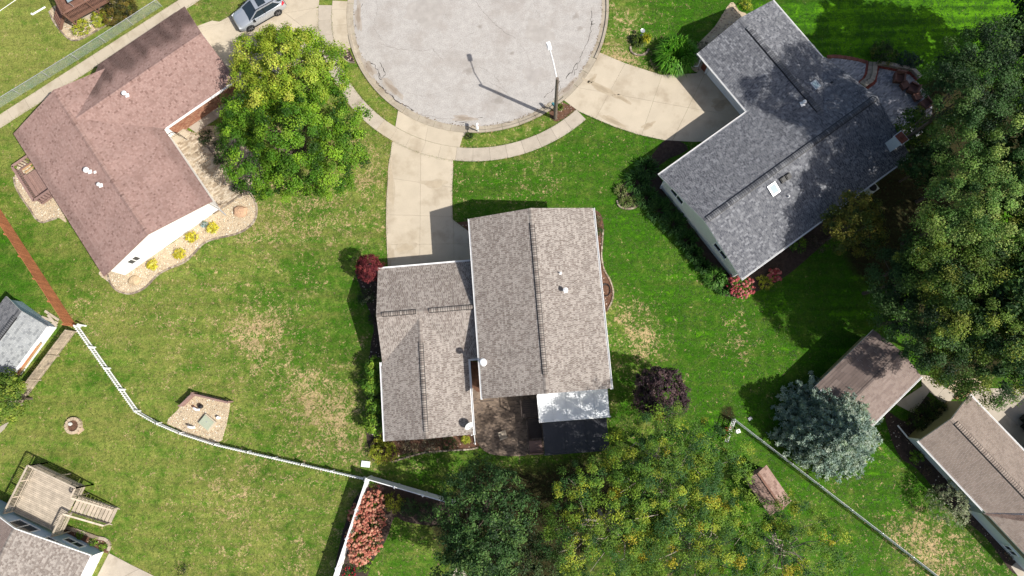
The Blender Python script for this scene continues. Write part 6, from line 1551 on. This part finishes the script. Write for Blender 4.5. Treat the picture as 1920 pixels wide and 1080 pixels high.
for p, l in [((1163,358), 'arching green plant at the left of the island bed near the slate roofed house'), ((1172,380), 'low plant at the lower edge of the island bed near the slate roofed house'), ((1192,378), 'pale green plant at the right tip of the island bed near the slate roofed house')]:
    blades('border_plant', l, p, .6, .4, [S(140,164,84), S(110,140,66), S(160,160,110)], n=130)
gf = 'ferns along the shaded gable of the slate roofed house'
for p, R, l in [((1196,342), 1.2, 'fern clump at the left tip of the shaded gable bed'), ((1212,318), 1.1, 'fern clump nearest the left roof corner of the slate roofed house'), ((1212,372), 1.1, 'fern clump beside the island bed'), ((1235,395), 1.3, 'fern clump second along the shaded gable'), ((1262,420), 1.2, 'fern clump in the middle of the shaded gable'), ((1285,450), 1.0, 'fern clump third from the flower bed'), ((1300,478), .8, 'fern clump second from the flower bed'), ((1316,500), .7, 'olive clump beside the flower bed')]:
    blades('fern', l, p, R, .7, [S(70,116,50), S(56,98,44), S(86,130,60)], n=260, w=.06, group=gf)
blades('lily_clump', 'bright green strap leaved clump at the left of the corner flower bed', (1338,522), 1.0, .6, [S(96,150,56), S(76,130,46), S(120,170,70)], n=330, w=.06); blades('lily_clump', 'bright green strap leaved clump at the bottom of the corner flower bed', (1358,540), .8, .55, [S(96,150,56), S(80,136,48)], n=240, w=.06)
def flower_shrub(name, label, p, R, h, fpal, n=130, gpal=G1, fs=.13, group=None, squash=1.0, cover=1.0):
    t = shrub(name, label, p, R, h, gpal, W4, int(700*R*R+300), .11, .18, group=group, squash=squash); mb = MB(); c = np.array([*at(p[0], p[1], h*.55), h*.5])
    d_ = fib_dirs(n*2); d_ = d_[d_[:, 2] > .0][:n]; d_ = unit(d_+rng.normal(0, .15, d_.shape)); keep = rng.random(len(d_)) < cover; d_ = d_[keep]
    for q in d_:
        o = c+q*np.array([R, R*squash, h*.62])*rng.uniform(.9, 1.12); col = np.array(fpal)[rng.integers(len(fpal))]*rng.uniform(.8, 1.15); s = fs*rng.uniform(.7, 1.2)
        hd = np.array([[1,0,0],[.3,.95,0],[-.8,.6,0],[-.8,-.6,0],[.3,-.95,0],[.4,.1,.75],[-.3,.2,.8],[0,-.3,.7]])*s+rng.normal(0, s*.12, (8, 3))
        mb.add(hd+o, [[0,1,5],[1,2,6],[2,3,6],[3,4,7],[4,0,5],[1,6,5],[3,7,6],[4,5,7],[5,6,7]], np.tile(col, (8, 1))*rng.uniform(.85, 1.15, (8, 1)))
    mb.build('flowers', M['petal'], t, kind='stuff'); return t
PKF = [S(222,120,120), S(205,96,104), S(235,150,145), S(190,84,88)]
flower_shrub('flowering_shrub', 'pink flowered shrub at the lower corner of the slate roofed house', (1389,535), 1.0, .8, PKF, 120, cover=.75); flower_shrub('flowering_shrub', 'pink flowers at the right end of the corner flower bed', (1452,516), .5, .55, PKF, 50)
shrub('golden_shrub', 'yellow green mound between the pink flowers of the corner bed', (1434,529), .62, .5, YGS, W4, 700, .09, .14); shrub('lime_shrub', 'small yellow edged plant below the pink shrub of the corner bed', (1402,549), .32, .35, YGS, W4, 250, .08, .11)
shrub('leafy_shrub', 'bright green bush under the lower eave of the slate roofed house', (1497,458), .8, .9, G1, W4, 700, .11, .18); shrub('bare_bush', 'grey brown twiggy bush beside the olive yellow tree', (1534,455), .9, .8, [S(120,108,96), S(98,90,80), S(140,126,110), S(84,92,60)], W4, 700, .07, .2)
shrub('leafy_shrub', 'dark green bush at the gable corner of the slate roofed house by the wood', (1748,272), 1.3, 1.5, TR, W4, 1800, .13, .22)
shrub('patio_shrub', 'mid green shrub with yellow tips above the block wall', (1657,100), 1.1, 1.0, [S(92,118,54), S(72,98,46), S(140,150,60), S(56,78,40)], W4, 1800, .12, .2); shrub('patio_shrub', 'dark blue green shrub right of the other shrub above the block wall', (1702,113), 1.25, .8, [S(66,96,80), S(52,80,66), S(84,112,92), S(42,64,54)], W4, 1700, .11, .2, squash=.7)
shrub('clipped_hedge', 'dark rounded hedge beside the olive gable of the lower right house', (1733,785), 1.2, 1.3, [S(76,104,40), S(60,86,34), S(104,128,46), S(46,68,30)], W4, 2200, .1, .2); shrub('clipped_hedge', 'dark rounded hedge nearer the right hand walkway', (1757,769), 1.1, 1.3, [S(76,104,40), S(60,86,34), S(104,128,46), S(46,68,30)], W4, 2000, .1, .2)
shrub('variegated_shrub', 'large rounded grey green bush below the gutter of the lower right house', (1781,941), 1.65, 2.9, [S(188,196,156), S(152,164,122), S(210,214,178), S(112,126,86)], W4, 4200, .085, .17)
shrub('leafy_shrub', 'small green plant in the dark bed of the lower right house', (1719,857), .55, .5, G1, W4, 260, .14, .16); shrub('bare_bush', 'brown withered plant in the dark bed of the lower right house', (1735,882), .5, .5, [S(110,92,72)]*4, W4, 240, .07, .16); shrub('bare_bush', 'withered plant at the bottom of the dark bed of the lower right house', (1892,1034), .6, .5, [S(150,124,96), S(110,110,70), S(130,100,84), S(96,84,66)], W4, 360, .08, .17)
for p, R, l in [((699,942), .85, 'coral pink flowering shrub second in the row beside the tall white fence'), ((677,968), .95, 'coral pink flowering shrub third in the row beside the tall white fence'), ((700,975), .95, 'coral pink flowering shrub at the right of the row beside the tall white fence'), ((673,1008), 1.0, 'coral pink flowering shrub fourth in the row beside the tall white fence'), ((694,1018), .9, 'coral pink flowering shrub at the lower right of the row'), ((675,1040), .75, 'coral pink flowering shrub at the bottom of the row beside the tall white fence')]:
    flower_shrub('flowering_shrub', l, p, R, 1.25, [S(244,172,146), S(228,146,124), S(250,190,160), S(212,126,108)], 120, fs=.115, group='coral pink shrubs beside the tall white fence', gpal=[S(130,140,50), S(96,112,42), S(150,150,60), S(74,88,36)])
shrub('dark_shrub', 'dark wine leaved shrub at the top of the coral pink row', (702,922), .65, .9, [S(110,56,58), S(84,44,48), S(130,66,66), S(64,36,38)], W4, 700, .1, .16); shrub('leafy_shrub', 'small green plant in the corner of the tall white fences', (699,908), .4, .5, G1, W4, 260, .1, .14)
for p, l, pal, R in [((737,942), 'sunlit yellow green bush in the white fence bed', YGS, .85), ((767,952), 'dark green bush in the middle of the white fence bed', TR, .8), ((801,960), 'dark green bush at the right of the white fence bed', TR, .9)]:
    shrub('boxwood', l, p, R, .9, pal, W4, 1100, .09, .17)
shrub('leafy_shrub', 'bright green low plants at the lower end of the coral pink row', (683,1058), .7, .4, G1, W4, 500, .11, .15); flower_shrub('flowering_shrub', 'small red flowers near the bottom edge by the tall white fence', (655,1074), .5, .45, [S(200,40,60), S(170,30,50)], 22, gpal=DK, fs=.07)
for p, l, pal, R in [((1118,410), 'straggly bush at the upper right corner of the middle house', [S(120,118,78), S(96,104,62), S(150,140,104), S(76,90,50)], .55), ((1122,432), 'green bush at the right wall of the middle house', DK, .5)]:
    shrub('perennial_bush', l, p, R, .6, pal, W4, 450, .08, .16)
for p, l in [((150,1003), 'low green weeds under the deck corner of the blue house'), ((175,1016), 'low green plant in the bed of the blue house'), ((192,1026), 'low plant at the end of the bed of the blue house')]:
    shrub('leafy_shrub', l, p, .4, .3, G1, W4, 220, .09, .13)
shrub('perennial_bush', 'tufted plant at the foot of the white mailbox', (880,255), .4, .4, DK, W4, 300, .08, .13)
blades('border_plant', 'light green weed at the foot of the street lamp', (1050,203), .35, .35, [S(140,160,60), S(110,140,50)], n=60)
shrub('leafy_shrub', 'dark spiky plant cut by the bottom edge on the lower left lawn', (343,1070), .55, .5, DK, W4, 160, .1, .2)

# ------------------------------------------------------------------ grass tufts on the lawn and along edges
def tone_at(P):
    i = np.clip(np.searchsorted(gy, P[:, 1]), 0, ny-1); j = np.clip(np.searchsorted(gx, P[:, 0]), 0, nx-1); return tone[i, j], dry[i, j], bare_shade[i, j]
def tufts(P, name, r0, r1, hgt, z=0.0, k=4):
    n = len(P); tn, dr, br = tone_at(P); t = np.clip(tn, 0, 1)[:, None]
    col = S(150,160,80)*(1-t)+S(62,112,20)*t; isd = rng.random(n) < np.clip(dr*.6-.12, 0, .5); col[isd] = S(206,180,132)
    col = col*(1-np.clip(br, 0, 1)[:, None]*.6)*rng.uniform(.62, 1.3, (n, 1)); mb = MB(); V = [];  # tufts under the trees are darkened too, as painted shade
    a0 = rng.random(n)*6.283
    for q in range(k):
        a = a0+q*6.283/k+rng.normal(0, .4, n); L_ = rng.uniform(r0, r1, n); h = hgt*rng.uniform(.5, 1.2, n); wd = L_*rng.uniform(.12, .22, n)
        d_ = np.stack([np.cos(a), np.sin(a)], 1); s = np.stack([-d_[:, 1], d_[:, 0]], 1)*wd[:, None]
        b0 = np.concatenate([P-s, np.full((n, 1), z)], 1); b1 = np.concatenate([P+s, np.full((n, 1), z)], 1); tp_ = np.concatenate([P+d_*L_[:, None], (h+z)[:, None]], 1)
        V.append(np.stack([b0, b1, tp_], 1))
    V = np.concatenate(V).reshape(-1, 3); F = np.arange(len(V)).reshape(-1, 3); mb.add(V, F, np.repeat(np.tile(col, (k, 1)), 3, 0))
    return tag(mb.build(name, M['leaf']), kind='stuff')
lo, hi = np.array([-50.0, -15.5]), np.array([42.0, 36.0]); P = lo+rng.random((60000, 2))*(hi-lo)
ok = np.linalg.norm(P-C0, axis=1) > 14.15
for e in EXCL: ok &= ~inside(e, P)
strip = np.abs(np.dot(P-pa, nn)+wd/2) < wd/2+.1; ok &= ~strip
tufts(P[ok], 'grass_tufts', .07, .17, .05)
E_ = []
def along(pts, side=.05, step=.07):
    for a, b in zip(pts[:-1], pts[1:]):
        a, b = np.array(a, float), np.array(b, float); n = max(1, int(np.linalg.norm(b-a)/step)); d_ = (b-a)/(np.linalg.norm(b-a)+1e-9); s = np.array([-d_[1], d_[0]])
        for k in range(n):
            if rng.random() < .75: E_.append(a+(b-a)*(k+rng.random())/n+s*rng.normal(0, side))
along(px(left)); along(px([(884,438),(849,412),(848,385),(848,345),(851,304)]))
along(arc(14.03, 180, a_s1, 60)); along(arc(12.8, 180, aD1, 20)); along(arc(12.8, aS2+1, a_s1, 30)); along(arc(11.52, c1+4, aD1, 20)); along(arc(11.52, aD2+1, ang(1062,193) % 360, 30)); along(arc(11.52, ang(1119,97), 40, 24))
along(px([(1118,98),(1172,119),(1240,141)])); along(px([(1245,264),(1195,253),(1150,238),(1110,221),(1086,210)])); along(px([(372,42),(398,39),(412,41),(432,30),(450,14),(470,-6)]))
along(pk, .12); along(px([(143,621),(41,757)]), .12); along(px([(0,391),(143,610)]), .12); along([v0, v1], .12); along(px([(697,893),(853,938)]), .12); along([ps[0], ps[-1]], .1); along([q0, q1], .1)
for k in (0, 1): along([pa-nn*wd*k-t_*8, pb-nn*wd*k+t_*5], .05)
tufts(np.array(E_), 'edge_grass', .06, .15, .1, z=.0, k=5)
